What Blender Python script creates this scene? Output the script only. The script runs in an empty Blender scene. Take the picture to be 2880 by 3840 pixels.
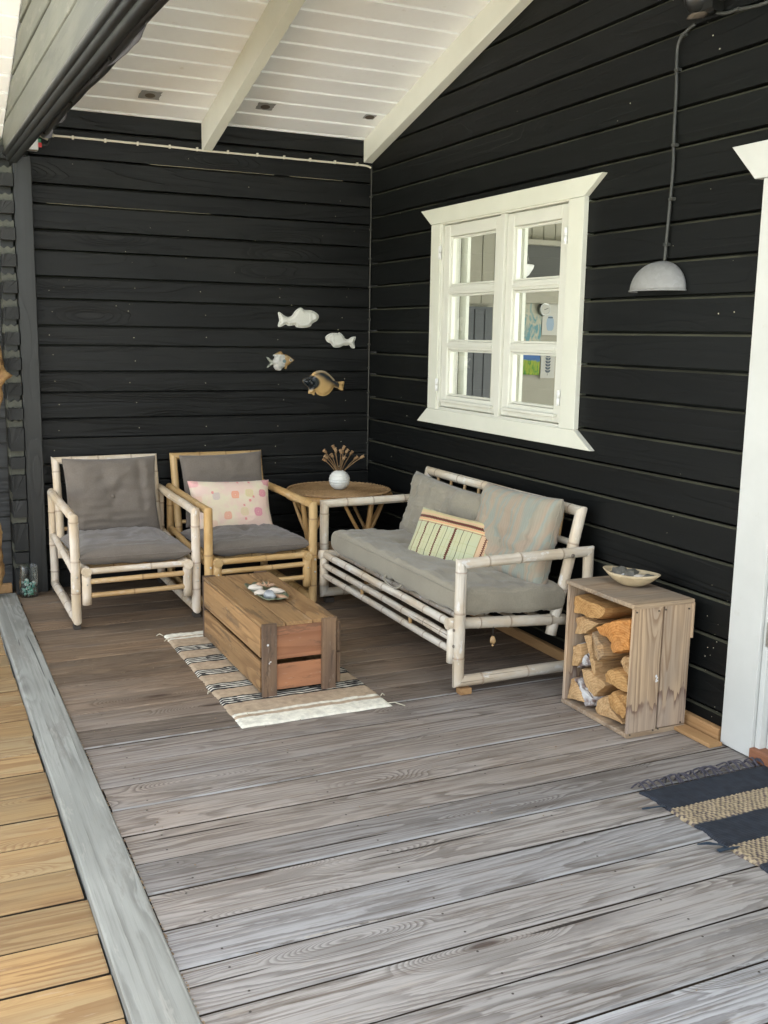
import bpy, math, random, json
from mathutils import Vector, Matrix, Quaternion, noise
from mathutils.geometry import delaunay_2d_cdt
SC = bpy.context.scene
COL = SC.collection
PI = math.pi
# ---------------------------------------------------------------- camera
cd = bpy.data.cameras.new('camera'); cam = bpy.data.objects.new('camera', cd); COL.objects.link(cam)
_y, _p, _r = math.radians(25.17081), math.radians(9.83591), math.radians(-0.996742)
_f = Vector((math.sin(_y)*math.cos(_p), math.cos(_y)*math.cos(_p), -math.sin(_p)))
_rt = Vector((math.cos(_y), -math.sin(_y), 0)); _dn = _f.cross(_rt)
_r2 = math.cos(_r)*_rt + math.sin(_r)*_dn; _d2 = -math.sin(_r)*_rt + math.cos(_r)*_dn
M3 = Matrix((_r2, -_d2, -_f)).transposed()
cam.matrix_world = Matrix.Translation((-2.75177, -6.11642, 1.5)) @ M3.to_4x4()
cd.sensor_fit = 'VERTICAL'; cd.sensor_height = 36.0; cd.lens = 3822.34/3840*36.0
cd.clip_start = 0.05; cd.clip_end = 2000
SC.camera = cam
# ---------------------------------------------------------------- world, sun, exposure
SUN_EL, SUN_AZ = 58, 95          # degrees; azimuth the light comes FROM, clockwise from +Y
W = bpy.data.worlds.new('World'); SC.world = W; W.use_nodes = True
wn = W.node_tree; bg = wn.nodes['Background']
sky = wn.nodes.new('ShaderNodeTexSky'); sky.sky_type = 'NISHITA'; sky.sun_disc = False
sky.sun_elevation = math.radians(SUN_EL); sky.sun_rotation = math.radians(SUN_AZ)
sky.air_density = 1.0; sky.dust_density = 3.0; sky.ozone_density = 1.0
hs = wn.nodes.new('ShaderNodeHueSaturation'); hs.inputs['Saturation'].default_value = 0.30
wn.links.new(sky.outputs[0], hs.inputs['Color']); wn.links.new(hs.outputs[0], bg.inputs[0])
bg.inputs[1].default_value = 0.15
sl = bpy.data.lights.new('sun', 'SUN'); so = bpy.data.objects.new('sun', sl); COL.objects.link(so)
sl.energy = 5.0; sl.angle = math.radians(2); sl.color = (1.0, 0.99, 0.965)
_a = math.radians(SUN_AZ); _e = math.radians(SUN_EL)
_s = Vector((math.sin(_a)*math.cos(_e), math.cos(_a)*math.cos(_e), math.sin(_e)))
so.rotation_euler = _s.to_track_quat('Z', 'Y').to_euler(); so.location = _s*20
SC.view_settings.view_transform = 'Standard'; SC.view_settings.look = 'None'
SC.view_settings.gamma = 1; SC.view_settings.use_curve_mapping = False
SC.view_settings.exposure = 2.55
# ---------------------------------------------------------------- shader helper
class NT:
    def __init__(s, name):
        s.m = bpy.data.materials.new(name); s.m.use_nodes = True; s.t = s.m.node_tree
        s.b = s.t.nodes['Principled BSDF']; s.out = s.t.nodes['Material Output']
        s._oc = None
    def n(s, ty, **kw):
        x = s.t.nodes.new('ShaderNode'+ty)
        for k, v in kw.items(): setattr(x, k, v)
        return x
    def L(s, a, b): s.t.links.new(a, b)
    def put(s, sock, v):
        if v is None: return
        if isinstance(v, bpy.types.NodeSocket): s.L(v, sock)
        else:
            if isinstance(v, (tuple, list)) and len(v) == 3 and sock.type == 'RGBA': v = (*v, 1)
            sock.default_value = v
    def coord(s, rnd=True):
        if s._oc is not None: return s._oc
        tc = s.n('TexCoord').outputs['Object']
        if rnd:
            oi = s.n('ObjectInfo'); s.rand = oi.outputs['Random']
            cv = s.n('CombineXYZ')
            for i, k in enumerate((37.3, 11.7, 53.1)): s.L(s.math('MULTIPLY', s.rand, k), cv.inputs[i])
            ad = s.n('VectorMath', operation='ADD'); s.L(tc, ad.inputs[0]); s.L(cv.outputs[0], ad.inputs[1]); tc = ad.outputs[0]
        s._oc = tc; return tc
    def math(s, op, a, b=None, c=None, clamp=False):
        x = s.n('Math', operation=op); x.use_clamp = clamp
        for i, v in enumerate((a, b, c)): s.put(x.inputs[i], v)
        return x.outputs[0]
    def scale(s, v, sc):
        x = s.n('VectorMath', operation='MULTIPLY'); s.L(v, x.inputs[0]); x.inputs[1].default_value = sc; return x.outputs[0]
    def noise(s, v, sc=1.0, det=2.0, rough=.5, dist=0.0):
        x = s.n('TexNoise'); s.L(v, x.inputs['Vector']); x.inputs['Scale'].default_value = sc
        x.inputs['Detail'].default_value = det; x.inputs['Roughness'].default_value = rough; x.inputs['Distortion'].default_value = dist
        return x.outputs[0]
    def vor(s, v, sc=1.0, feat='F1', out=0):
        x = s.n('TexVoronoi', feature=feat); s.L(v, x.inputs['Vector']); x.inputs['Scale'].default_value = sc; return x.outputs[out]
    def ramp(s, f, a, b, lo=0., hi=1.):
        x = s.n('MapRange', interpolation_type='SMOOTHSTEP'); s.put(x.inputs[0], f)
        x.inputs[1].default_value = a; x.inputs[2].default_value = b; x.inputs[3].default_value = lo; x.inputs[4].default_value = hi
        return x.outputs[0]
    def mix(s, f, a, b, bt='MIX'):
        x = s.n('Mix', data_type='RGBA', blend_type=bt); s.put(x.inputs[0], f); s.put(x.inputs[6], a); s.put(x.inputs[7], b); return x.outputs[2]
    def bump(s, h, st=.3, d=.002, nrm=None):
        x = s.n('Bump'); s.put(x.inputs['Height'], h); x.inputs['Strength'].default_value = st; x.inputs['Distance'].default_value = d
        if nrm is not None: s.L(nrm, x.inputs['Normal'])
        return x.outputs[0]
    def fin(s, col=None, rough=.6, nrm=None, spec=.5, metal=0., sheen=0.):
        s.put(s.b.inputs['Base Color'], col); s.put(s.b.inputs['Roughness'], rough)
        if nrm is not None: s.L(nrm, s.b.inputs['Normal'])
        s.b.inputs['Specular IOR Level'].default_value = spec; s.put(s.b.inputs['Metallic'], metal)
        if sheen: s.b.inputs['Sheen Weight'].default_value = sheen
        return s.m

def wood(name, light, dark, knot, axis='X', ls=.55, xs=6., N=13, con=.8, fib=.25, rough=.7, bst=.5, bd=.0015,
         rnd=.3, kn=1.0, spec=.4, tint2=None, ypos=None, patch=None, specks=None, split=0., hue=False):
    """plank grain: contour lines of stretched noise, knots, fibres; long axis = axis"""
    t = NT(name); c = t.coord()
    def sc(l, x): return {'X': (l, x, x), 'Y': (x, l, x), 'Z': (x, x, l)}[axis]
    f = t.noise(t.scale(c, sc(ls, xs)), 1, 2.2, .45, .3)
    kv = t.vor(t.scale(c, sc(1.15, 4.6)), 1)
    k = t.ramp(kv, .34, .02)
    fld = t.math('ADD', f, t.math('MULTIPLY', k, .33*kn))
    fld = t.math('ADD', fld, t.math('MULTIPLY', t.noise(t.scale(c, sc(7, 30)), 1, 3, .65), .026))
    fr_ = t.math('FRACT', t.math('MULTIPLY', fld, N))
    ring = t.math('MULTIPLY', t.ramp(fr_, .25, .85), t.ramp(fr_, 1.0, .90))
    fb = t.noise(t.scale(c, sc(2.6, 110)), 1, 4, .65)
    big = t.noise(t.scale(c, sc(1.4, 5)), 1, 3, .6)
    l2 = light; ring = t.math('MULTIPLY', ring, t.ramp(t.noise(t.scale(c, sc(1.9, 9)), 1, 2, .5), .30, .60, .15, 1.0))
    if tint2: l2 = t.mix(t.ramp(big, .35, .65), light, tint2)
    col = t.mix(t.math('MULTIPLY', ring, con), l2, dark)
    if ypos:                                       # weathering differs with how far out in the open a board lies
        y0, y1, cl, cdk = ypos
        g = t.n('NewGeometry').outputs['Position']; sx = t.n('SeparateXYZ'); t.L(g, sx.inputs[0])
        pn = t.noise(g, 1.6, 3, .6)
        yy = t.math('ADD', sx.outputs[1], t.math('MULTIPLY_ADD', pn, 1.6, -.8))
        ff = t.ramp(yy, y0, y1)
        colb = t.mix(t.math('MULTIPLY', ring, con), cl, cdk)
        col = t.mix(ff, col, colb)
    col = t.mix(t.math('MULTIPLY', t.ramp(fb, .45, .75), fib), col, dark)
    col = t.mix(t.math('MULTIPLY', t.ramp(kv, .11, .03), .75*kn), col, knot)
    if patch:                                      # wear or stain patches
        pc, amt, psc = patch
        pn_ = t.noise(t.scale(c, sc(psc*.6, psc*3.5)), 1, 6, .72)
        col = t.mix(t.math('MULTIPLY', t.ramp(pn_, .54, .62), amt), col, pc)
        pn2 = t.noise(t.scale(c, sc(psc*1.1, psc*7)), 1.3, 5, .7)
        col = t.mix(t.math('MULTIPLY', t.ramp(pn2, .60, .66), amt*.55), col, t.mix(.5, l2, (.6, .56, .48)))
    if specks:
        g3 = t.n('NewGeometry').outputs['Position']
        sp = t.vor(g3, 38)
        pick = t.ramp(t.noise(g3, 9, 1), .60, .63)
        col = t.mix(t.math('MULTIPLY', t.ramp(sp, .11, .08), pick), col, specks)
    ck_ = None
    if split:
        ck_ = t.math('MULTIPLY', t.ramp(t.noise(t.scale(c, sc(1.0, 48)), 1, 1, .5, .2), .735, .755), split)
        col = t.mix(ck_, col, tuple(x*.18 for x in dark))
    vv = t.math('MULTIPLY_ADD', t.rand, rnd, 1-rnd*.5)
    cc = t.n('CombineColor'); [t.L(vv, cc.inputs[i]) for i in range(3)]
    col = t.mix(1.0, col, cc.outputs[0], 'MULTIPLY')
    if rnd > .25 and hue: col = t.mix(1.0, col, t.mix(t.math('FRACT', t.math('MULTIPLY', t.rand, 17.3)), (1.05, 1.0, .93), (.965, 1.0, 1.035)), 'MULTIPLY')
    h = t.math('SUBTRACT', t.math('MULTIPLY', fb, .6), t.math('MULTIPLY', ring, .7))
    return t.fin(col, t.math('MULTIPLY_ADD', big, .25, rough-.12), t.bump(h, bst, bd), spec)

def painted(name, c, c2=None, rough=.55, bst=.15, spec=.4, dirt=None, sc=30):
    t = NT(name); v = t.coord()
    n1 = t.noise(v, 3, 4, .6); col = t.mix(t.ramp(n1, .3, .7), c, c2 or tuple(x*.93 for x in c))
    if dirt:
        d = t.noise(v, 14, 5, .7); col = t.mix(t.math('MULTIPLY', t.ramp(d, .62, .75), .5), col, dirt)
    fb = t.noise(t.scale(v, (1, 1, 1)), sc, 4, .6)
    return t.fin(col, t.math('MULTIPLY_ADD', n1, .2, rough-.1), t.bump(fb, bst, .002), spec)

def bamboo_mat(name, c, c2, patch, node=(.22, .13, .07), amt=.6, split=.5, rough=.5):
    t = NT(name); v = t.coord()
    st = t.noise(t.scale(v, (40, 40, 1.8)), 1, 3, .6)
    big = t.noise(t.scale(v, (9, 9, 3.5)), 1, 4, .65)
    col = t.mix(t.ramp(big, .35, .65), c, c2)
    col = t.mix(t.math('MULTIPLY', t.ramp(st, .55, .72), .35), col, node)
    pv = t.noise(t.scale(v, (22, 22, 9)), 1, 4, .7)
    col = t.mix(t.math('MULTIPLY', t.ramp(pv, .60, .66), amt), col, patch)
    at = t.n('Attribute', attribute_name='node')
    col = t.mix(t.math('MULTIPLY', at.outputs['Fac'], .75), col, node)
    cr = t.noise(t.scale(v, (90, 90, .9)), 1, 1, .5)      # drying cracks along the culm
    crk = t.math('MULTIPLY', t.ramp(cr, .70, .74), split)
    col = t.mix(crk, col, (.06, .035, .02))
    vv = t.math('MULTIPLY_ADD', t.rand, .24, .88); cc = t.n('CombineColor'); [t.L(vv, cc.inputs[i]) for i in range(3)]
    col = t.mix(1.0, col, cc.outputs[0], 'MULTIPLY')
    h = t.math('SUBTRACT', t.math('ADD', st, t.math('MULTIPLY', pv, .5)), crk)
    return t.fin(col, t.math('MULTIPLY_ADD', big, .3, rough-.15), t.bump(h, .35, .0015), .45)

def fabric(name, c, c2, weave=420, rough=.95, rib=0., sheen=.25, bst=.35):
    t = NT(name); v = t.coord()
    n1 = t.noise(v, 5, 4, .6); n2 = t.noise(v, 160, 2, .7)
    col = t.mix(t.ramp(n1, .3, .7), c, c2)
    col = t.mix(t.math('MULTIPLY', t.ramp(n2, .35, .75), .35), col, tuple(x*.62 for x in c))
    w = t.n('TexWave', wave_type='BANDS', bands_direction='X'); t.L(v, w.inputs[0]); w.inputs['Scale'].default_value = weave/6.28; w.inputs['Distortion'].default_value = 1.5
    w2 = t.n('TexWave', wave_type='BANDS', bands_direction='Y'); t.L(v, w2.inputs[0]); w2.inputs['Scale'].default_value = weave/6.28
    hh = t.math('ADD', t.math('ADD', w.outputs['Fac'], w2.outputs['Fac']), n2)
    if rib: col = t.mix(t.math('MULTIPLY', w.outputs['Fac'], rib), col, tuple(x*.6 for x in c))
    return t.fin(col, rough, t.bump(hh, bst, .0008), .15, sheen=sheen)

def vcol_mat(name, rough=.8, bsc=200, bst=.3, spec=.3, var=.3):
    t = NT(name); a = t.n('Attribute', attribute_name='COL'); v = t.coord(False)
    nn = t.noise(v, bsc, 3, .7); n2 = t.noise(v, bsc*.12, 3, .6)
    col = t.mix(t.math('MULTIPLY', t.ramp(n2, .3, .8), var), a.outputs['Color'], (.02, .015, .01))
    return t.fin(col, rough, t.bump(nn, bst, .001), spec)

# ---------------------------------------------------------------- object helpers
WP = {}
def tag(o, label=None, cat=None, group=None, kind=None):
    if label: o['label'] = label
    if cat: o['category'] = cat
    if group: o['group'] = group
    if kind: o['kind'] = kind
    return o
def thing(name, loc, label, cat, group=None):
    o = bpy.data.objects.new(name, None); o.empty_display_size = .05; COL.objects.link(o); o.location = loc; WP[o.name] = Vector(loc)
    return tag(o, label, cat, group)
def mesh(name, V, F, mat, smooth=False, attrs=None, vcol=None, center=None, auto=None):
    me = bpy.data.meshes.new(name)
    me.from_pydata([tuple(v) for v in V], [], F)
    if smooth: me.polygons.foreach_set('use_smooth', [True]*len(me.polygons))
    if mat: me.materials.append(mat)
    if attrs:
        for k, vals in attrs.items():
            at = me.attributes.new(k, 'FLOAT', 'POINT'); at.data.foreach_set('value', vals)
    if vcol:
        at = me.attributes.new('COL', 'FLOAT_COLOR', 'POINT'); at.data.foreach_set('color', [x for c in vcol for x in (*c, 1.0)])
    me.update(); return me
def link(name, me, parent=None, loc=(0, 0, 0), rot=None, label=None):
    o = bpy.data.objects.new(name, me); COL.objects.link(o); loc = Vector(loc); WP[o.name] = loc
    if parent is not None:
        o.parent = parent; o.location = loc - WP[parent.name]
    else: o.location = loc
    if rot is not None:
        if isinstance(rot, Quaternion): o.rotation_mode = 'QUATERNION'; o.rotation_quaternion = rot
        else: o.rotation_euler = rot
    if label: o['label'] = label
    return o
def obj(name, V, F, mat, parent=None, loc=(0, 0, 0), rot=None, smooth=False, attrs=None, vcol=None, label=None):
    """vertices in world space (loc = origin) -> local mesh"""
    L0 = Vector(loc); V2 = [Vector(v)-L0 for v in V] if rot is None else V
    me = mesh(name, V2, F, mat, smooth, attrs, vcol); return link(name, me, parent, loc, rot, label)

def prism(profile, L, axis='X', wob=0, seg=1, seed=0):
    """closed 2-D profile (a,b) extruded centred along axis -> V,F. profile a=2nd axis,b=3rd"""
    V = []; n = len(profile); rr = random.Random(seed)
    for i in range(seg+1):
        s = -L/2 + L*i/seg
        da = wob*(noise.noise(Vector((seed*3.1, s*1.7, 0)))); db = wob*.4*(noise.noise(Vector((seed*1.7, 5, s*2))))
        for a, b in profile:
            V.append({'X': (s, a+da, b+db), 'Y': (a+da, s, b+db), 'Z': (a+da, b+db, s)}[axis])
    F = []
    for i in range(seg):
        for j in range(n):
            a = i*n+j; b = i*n+(j+1) % n; F.append((a, b, b+n, a+n))
    F.append(tuple(range(n-1, -1, -1))); F.append(tuple(range(seg*n, seg*n+n)))
    return V, F
def boxprof(w, t, c):
    a, b = w/2, t/2
    return [(-a+c, -b), (a-c, -b), (a, -b+c), (a, b-c), (a-c, b), (-a+c, b), (-a, b-c), (-a, -b+c)]
def fixn(me):
    import bmesh
    bm = bmesh.new(); bm.from_mesh(me); bmesh.ops.recalc_face_normals(bm, faces=bm.faces); bm.to_mesh(me); bm.free()
def plank(name, p0, size, mat, parent=None, ch=.003, rot=(0, 0, 0), wob=0., seg=1, seed=0, label=None):
    """bevelled box centred at p0, size (x,y,z); long axis = largest"""
    sx, sy, sz = size; ax = 'XYZ'[max(range(3), key=lambda i: size[i])]
    L = {'X': sx, 'Y': sy, 'Z': sz}[ax]; w, t = {'X': (sy, sz), 'Y': (sx, sz), 'Z': (sx, sy)}[ax]
    ch = min(ch, min(w, t)*.3)
    V, F = prism(boxprof(w, t, ch), L, ax, wob, seg, seed)
    me = mesh(name, V, F, mat); fixn(me)
    return link(name, me, parent, p0, rot, label)

def frame_of(d):
    d = d.normalized(); up = Vector((0, 0, 1)) if abs(d.z) < .9 else Vector((0, 1, 0))
    x = up.cross(d).normalized(); y = d.cross(x); return x, y
def culm(name, A, B, r, mat, parent, nA=None, nB=None, seed=0, nodes=None, r2=None, seg=14, bump=.07, bend=.0015, flat=False, label=None):
    """a bamboo culm from A to B with nodes; nA/nB = normals of mitre planes"""
    A = Vector(A); B = Vector(B); D = B-A; L = D.length; d = D/L; rr = random.Random(seed*77+5)
    q = Vector((0, 0, 1)).rotation_difference(d); qi = q.inverted()
    r2 = r2 or r
    if nodes is None:
        nodes = []; s = rr.uniform(.04, .16)
        while s < L-.02: nodes.append(s); s += rr.uniform(.14, .24)
    eA = r*1.6 if nA is not None else 0; eB = r*1.6 if nB is not None else 0
    ss = set([-eA, L+eB]); x = -eA
    while x < L+eB: ss.add(x); x += .04
    for nd in nodes:
        for k in (-.012, -.005, -.0025, 0, .0025, .005, .012): ss.add(nd+k)
    if nA is not None: ss.update((-r*.8, 0, r*.8))
    if nB is not None: ss.update((L-r*.8, L, L+r*.8))
    ss = sorted(s for s in ss if -eA <= s <= L+eB)
    offs = [(rr.uniform(-1, 1)*bend, rr.uniform(-1, 1)*bend) for _ in range(len(nodes)+2)]
    def off(s):
        pts = [-eA]+nodes+[L+eB]
        for i in range(len(pts)-1):
            if s <= pts[i+1] or i == len(pts)-2:
                u = 0 if pts[i+1] == pts[i] else (s-pts[i])/(pts[i+1]-pts[i]); u = min(max(u, 0), 1)
                return (offs[i][0]*(1-u)+offs[i+1][0]*u, offs[i][1]*(1-u)+offs[i+1][1]*u)
        return (0, 0)
    lA = qi @ Vector(nA) if nA is not None else None; lB = qi @ Vector(nB) if nB is not None else None
    V = []; at = []
    for s in ss:
        u = s/L; rad = r*(1-u)+r2*u; nv = 0.
        for nd in nodes:
            e = s-nd; rad += r*bump*math.exp(-(e/.006)**2) - r*.05*math.exp(-((e-.004)/.0018)**2)
            nv = max(nv, math.exp(-((e-.003)/.003)**2))
        ox, oy = off(s)
        for k in range(seg):
            a = 2*PI*k/seg; x = math.cos(a)*rad+ox; y = math.sin(a)*rad+oy; z = s
            if lA is not None:
                zp = -(lA.x*x+lA.y*y)/lA.z
                if z < zp: z = zp
            if lB is not None:
                zp = L-(lB.x*x+lB.y*y)/lB.z
                if z > zp: z = zp
            V.append((x, y, z)); at.append(nv)
    F = []; n = len(ss)
    for i in range(n-1):
        for k in range(seg):
            a = i*seg+k; b = i*seg+(k+1) % seg; F.append((a, b, b+seg, a+seg))
    F.append(tuple(range(seg-1, -1, -1))); F.append(tuple(range((n-1)*seg, n*seg)))
    me = mesh(name, V, F, mat, False, {'node': at})
    sm = [True]*(len(F)-2)+[False, False]; me.polygons.foreach_set('use_smooth', sm)
    return link(name, me, parent, A, q, label)

def tubeVF(pts, rad, seg=8, cap=True):
    """tube along polyline; rad float or list"""
    V = []; F = []; n = len(pts); pts = [Vector(p) for p in pts]
    x = None
    for i, p in enumerate(pts):
        d = (pts[min(i+1, n-1)]-pts[max(i-1, 0)]).normalized()
        if x is None: x, y = frame_of(d)
        else:
            x = (x - d*x.dot(d)).normalized(); y = d.cross(x)
        r = rad[i] if isinstance(rad, (list, tuple)) else rad
        for k in range(seg):
            a = 2*PI*k/seg; V.append(p + x*math.cos(a)*r + y*math.sin(a)*r)
    for i in range(n-1):
        for k in range(seg):
            a = i*seg+k; b = i*seg+(k+1) % seg; F.append((a, b, b+seg, a+seg))
    if cap: F.append(tuple(range(seg-1, -1, -1))); F.append(tuple(range((n-1)*seg, n*seg)))
    return V, F
def tube(name, pts, rad, mat, parent=None, seg=8, label=None):
    V, F = tubeVF(pts, rad, seg); return obj(name, V, F, mat, parent, pts[0], smooth=True, label=label)
def spline(P, n=8):
    P = [Vector(p) for p in P]; out = []
    for i in range(len(P)-1):
        p0, p1, p2, p3 = P[max(i-1, 0)], P[i], P[i+1], P[min(i+2, len(P)-1)]
        for k in range(n):
            t = k/n; out.append(.5*((2*p1)+(-p0+p2)*t+(2*p0-5*p1+4*p2-p3)*t*t+(-p0+3*p1-3*p2+p3)*t**3))
    out.append(P[-1]); return out
def latheVF(prof, seg=40, mod=None):
    V = []; F = []; n = len(prof)
    for i, (r, z) in enumerate(prof):
        for k in range(seg):
            a = 2*PI*k/seg; m = mod(a, i) if mod else 0
            V.append(((r+m)*math.cos(a), (r+m)*math.sin(a), z))
    for i in range(n-1):
        for k in range(seg):
            a = i*seg+k; b = i*seg+(k+1) % seg; F.append((a, b, b+seg, a+seg))
    return V, F
def rng(*a): return random.Random(hash(a) & 0xffff)

def blob(name, c, size, mat, parent=None, seed=0, amp=.25, f=2.2, rot=0, flat=0, lvl=2, label=None):
    """pebble or shell like lump: noisy ellipsoid"""
    import bmesh
    bm = bmesh.new(); bmesh.ops.create_icosphere(bm, subdivisions=lvl, radius=1.0)
    R = Matrix.Rotation(rot, 3, 'Z')
    for v in bm.verts:
        n = 1+amp*noise.noise(v.co*f+Vector((seed*7.3, 3, 1)))
        p = Vector((v.co.x*size[0]*n, v.co.y*size[1]*n, v.co.z*size[2]*n)); v.co = R @ p
    me = bpy.data.meshes.new(name); bm.to_mesh(me); bm.free(); me.materials.append(mat)
    me.polygons.foreach_set('use_smooth', [True]*len(me.polygons))
    return link(name, me, parent, c, None, label)

def rough_ext(poly, x0, depth, seed, jag=.003, ang=0., dz=0.):
    """split log: polygon (y,z) at x0 extruded along +x, rough"""
    pts = []
    for i in range(len(poly)):
        a = Vector(poly[i]); b = Vector(poly[(i+1) % len(poly)]); L = (b-a).length; k = max(1, int(L/.012))
        for j in range(k): pts.append(a.lerp(b, j/k))
    cy = sum(p.x for p in pts)/len(pts); cz = sum(p.y for p in pts)/len(pts); n = len(pts)
    V = []; S = 7
    for i in range(S+1):
        t = i/S; x = x0+depth*t
        for j, p in enumerate(pts):
            nn = noise.noise(Vector((p.x*60, p.y*60, seed*3.3)))*jag + noise.noise(Vector((p.x*25, p.y*25, seed+t*1.2)))*jag*1.3
            d = Vector((p.x-cy, p.y-cz)); dl = max(d.length, 1e-4); d = d/dl
            k = 1.0-.006/dl if i == 0 else 1
            V.append((x+(noise.noise(Vector((p.x*40, p.y*40, seed)))*.004 if i == 0 else 0), cy+(p.x-cy)*k+d.x*nn+ang*(x-x0), cz+(p.y-cz)*k+d.y*nn+dz*(x-x0)))
    F = []
    for i in range(S):
        for j in range(n):
            a = i*n+j; b = i*n+(j+1) % n; F.append((a, a+n, b+n, b))
    # front face triangulated by fan rings toward the centre with relief
    base = len(V)
    K = 3
    for r in range(1, K+1):
        k = 1-r/(K+.6)
        for j, p in enumerate(pts):
            o = V[j]; V.append((x0-.002*r+noise.noise(Vector((p.x*70*k, p.y*70, seed+r)))*.004, cy+(o[1]-cy)*k, cz+(o[2]-cz)*k))
    prev = 0
    for r in range(K):
        cur = base+r*n
        for j in range(n): F.append((prev+j, prev+(j+1) % n, cur+(j+1) % n, cur+j))
        prev = cur
    V.append((x0-.004, cy, cz)); c = len(V)-1
    for j in range(n): F.append((prev+j, prev+(j+1) % n, c))
    F.append(tuple(S*n+j for j in range(n)))
    return V, F, S, n
# outlines measured in metres
LOGS={"A":[-0.315,[[-2.741,0.444],[-2.761,0.451],[-2.796,0.472],[-2.835,0.467],[-2.874,0.464],[-2.942,0.47],[-2.991,0.463],[-2.985,0.44],[-2.951,0.406],[-2.894,0.395],[-2.831,0.396],[-2.77,0.389],[-2.753,0.416]]],"B":[-0.3,[[-2.743,0.369],[-2.811,0.387],[-2.86,0.385],[-2.93,0.382],[-2.891,0.354],[-2.845,0.313],[-2.771,0.296]]],"C":[-0.335,[[-2.957,0.38],[-2.989,0.399],[-3.051,0.433],[-3.138,0.458],[-3.18,0.469],[-3.19,0.391],[-3.173,0.345],[-3.113,0.317],[-3.075,0.308],[-3.056,0.319],[-3.056,0.34],[-3.019,0.355],[-2.979,0.36]]],"D":[-0.315,[[-2.909,0.346],[-2.94,0.339],[-2.987,0.309],[-2.997,0.269],[-2.956,0.235],[-2.928,0.244],[-2.917,0.289]]],"E":[-0.295,[[-2.832,0.306],[-2.849,0.318],[-2.88,0.32],[-2.891,0.275],[-2.902,0.225],[-2.917,0.217],[-2.921,0.163],[-2.901,0.155],[-2.874,0.23]]],"F":[-0.31,[[-2.744,0.252],[-2.834,0.275],[-2.848,0.233],[-2.84,0.199],[-2.814,0.165],[-2.759,0.163],[-2.735,0.186]]],"G":[-0.3,[[-3.066,0.267],[-3.095,0.301],[-3.132,0.314],[-3.14,0.225],[-3.101,0.24]]],"H":[-0.3,[[-2.829,0.164],[-2.878,0.183],[-2.914,0.172],[-2.98,0.159],[-3.001,0.148],[-2.926,0.068],[-2.886,0.084],[-2.848,0.116]]],"I":[-0.32,[[-3.003,0.201],[-3.043,0.235],[-3.1,0.247],[-3.147,0.224],[-3.16,0.174],[-3.12,0.165],[-3.055,0.169],[-3.015,0.173]]],"J":[-0.325,[[-2.751,0.021],[-2.799,0.117],[-2.84,0.103],[-2.871,0.078],[-2.896,0.042],[-2.817,0.028]]],"K":[-0.31,[[-2.942,0.036],[-2.95,0.067],[-2.981,0.102],[-3.027,0.115],[-3.051,0.067],[-3.131,0.041],[-3.132,0.034],[-3.042,0.025],[-2.961,0.022]]],"L":[-0.325,[[-3.039,0.126],[-3.076,0.157],[-3.116,0.143],[-3.157,0.111],[-3.165,0.093],[-3.145,0.063],[-3.104,0.063],[-3.056,0.084]]],"M":[-0.31,[[-3.084,0.139],[-3.139,0.162],[-3.148,0.101],[-3.111,0.122]]]}
FISH=[[[-0.63,1.625],[-0.619,1.629],[-0.593,1.611],[-0.569,1.602],[-0.54,1.61],[-0.516,1.641],[-0.485,1.661],[-0.468,1.654],[-0.456,1.647],[-0.42,1.647],[-0.386,1.636],[-0.364,1.618],[-0.363,1.601],[-0.376,1.582],[-0.405,1.566],[-0.42,1.546],[-0.463,1.537],[-0.507,1.54],[-0.521,1.553],[-0.559,1.547],[-0.576,1.556],[-0.588,1.553],[-0.616,1.54],[-0.63,1.544],[-0.627,1.564],[-0.621,1.581]],[[-0.313,1.48],[-0.297,1.498],[-0.267,1.509],[-0.228,1.508],[-0.22,1.512],[-0.198,1.498],[-0.18,1.475],[-0.157,1.471],[-0.132,1.485],[-0.109,1.488],[-0.107,1.478],[-0.116,1.451],[-0.11,1.423],[-0.118,1.413],[-0.134,1.418],[-0.149,1.434],[-0.172,1.431],[-0.192,1.431],[-0.217,1.42],[-0.252,1.418],[-0.267,1.431],[-0.277,1.442],[-0.302,1.455]],[[-0.706,1.355],[-0.69,1.351],[-0.671,1.337],[-0.657,1.344],[-0.654,1.355],[-0.663,1.366],[-0.64,1.38],[-0.614,1.39],[-0.602,1.382],[-0.595,1.373],[-0.573,1.369],[-0.549,1.356],[-0.525,1.338],[-0.53,1.329],[-0.549,1.313],[-0.568,1.298],[-0.578,1.28],[-0.588,1.282],[-0.59,1.291],[-0.604,1.282],[-0.616,1.27],[-0.645,1.275],[-0.659,1.293],[-0.661,1.306],[-0.683,1.297],[-0.701,1.287],[-0.697,1.302],[-0.683,1.317],[-0.697,1.337]],[[-0.465,1.212],[-0.452,1.223],[-0.428,1.228],[-0.413,1.239],[-0.389,1.262],[-0.354,1.272],[-0.32,1.269],[-0.285,1.248],[-0.255,1.22],[-0.24,1.204],[-0.214,1.201],[-0.183,1.202],[-0.185,1.174],[-0.192,1.144],[-0.224,1.156],[-0.252,1.165],[-0.264,1.147],[-0.294,1.119],[-0.329,1.109],[-0.363,1.12],[-0.381,1.136],[-0.389,1.116],[-0.403,1.123],[-0.418,1.125],[-0.428,1.127],[-0.423,1.152],[-0.428,1.166],[-0.447,1.18],[-0.462,1.194]]]
BARKJ=[[-2.781,0.112],[-2.828,0.123],[-2.862,0.104],[-2.902,0.086],[-2.949,0.067],[-2.934,0.042],[-2.89,0.022],[-2.875,0.037],[-2.854,0.07],[-2.819,0.097]]
BARKF=[[-2.832,0.227],[-2.859,0.239],[-2.889,0.222],[-2.888,0.195],[-2.826,0.167],[-2.798,0.158],[-2.824,0.193]]
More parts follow.
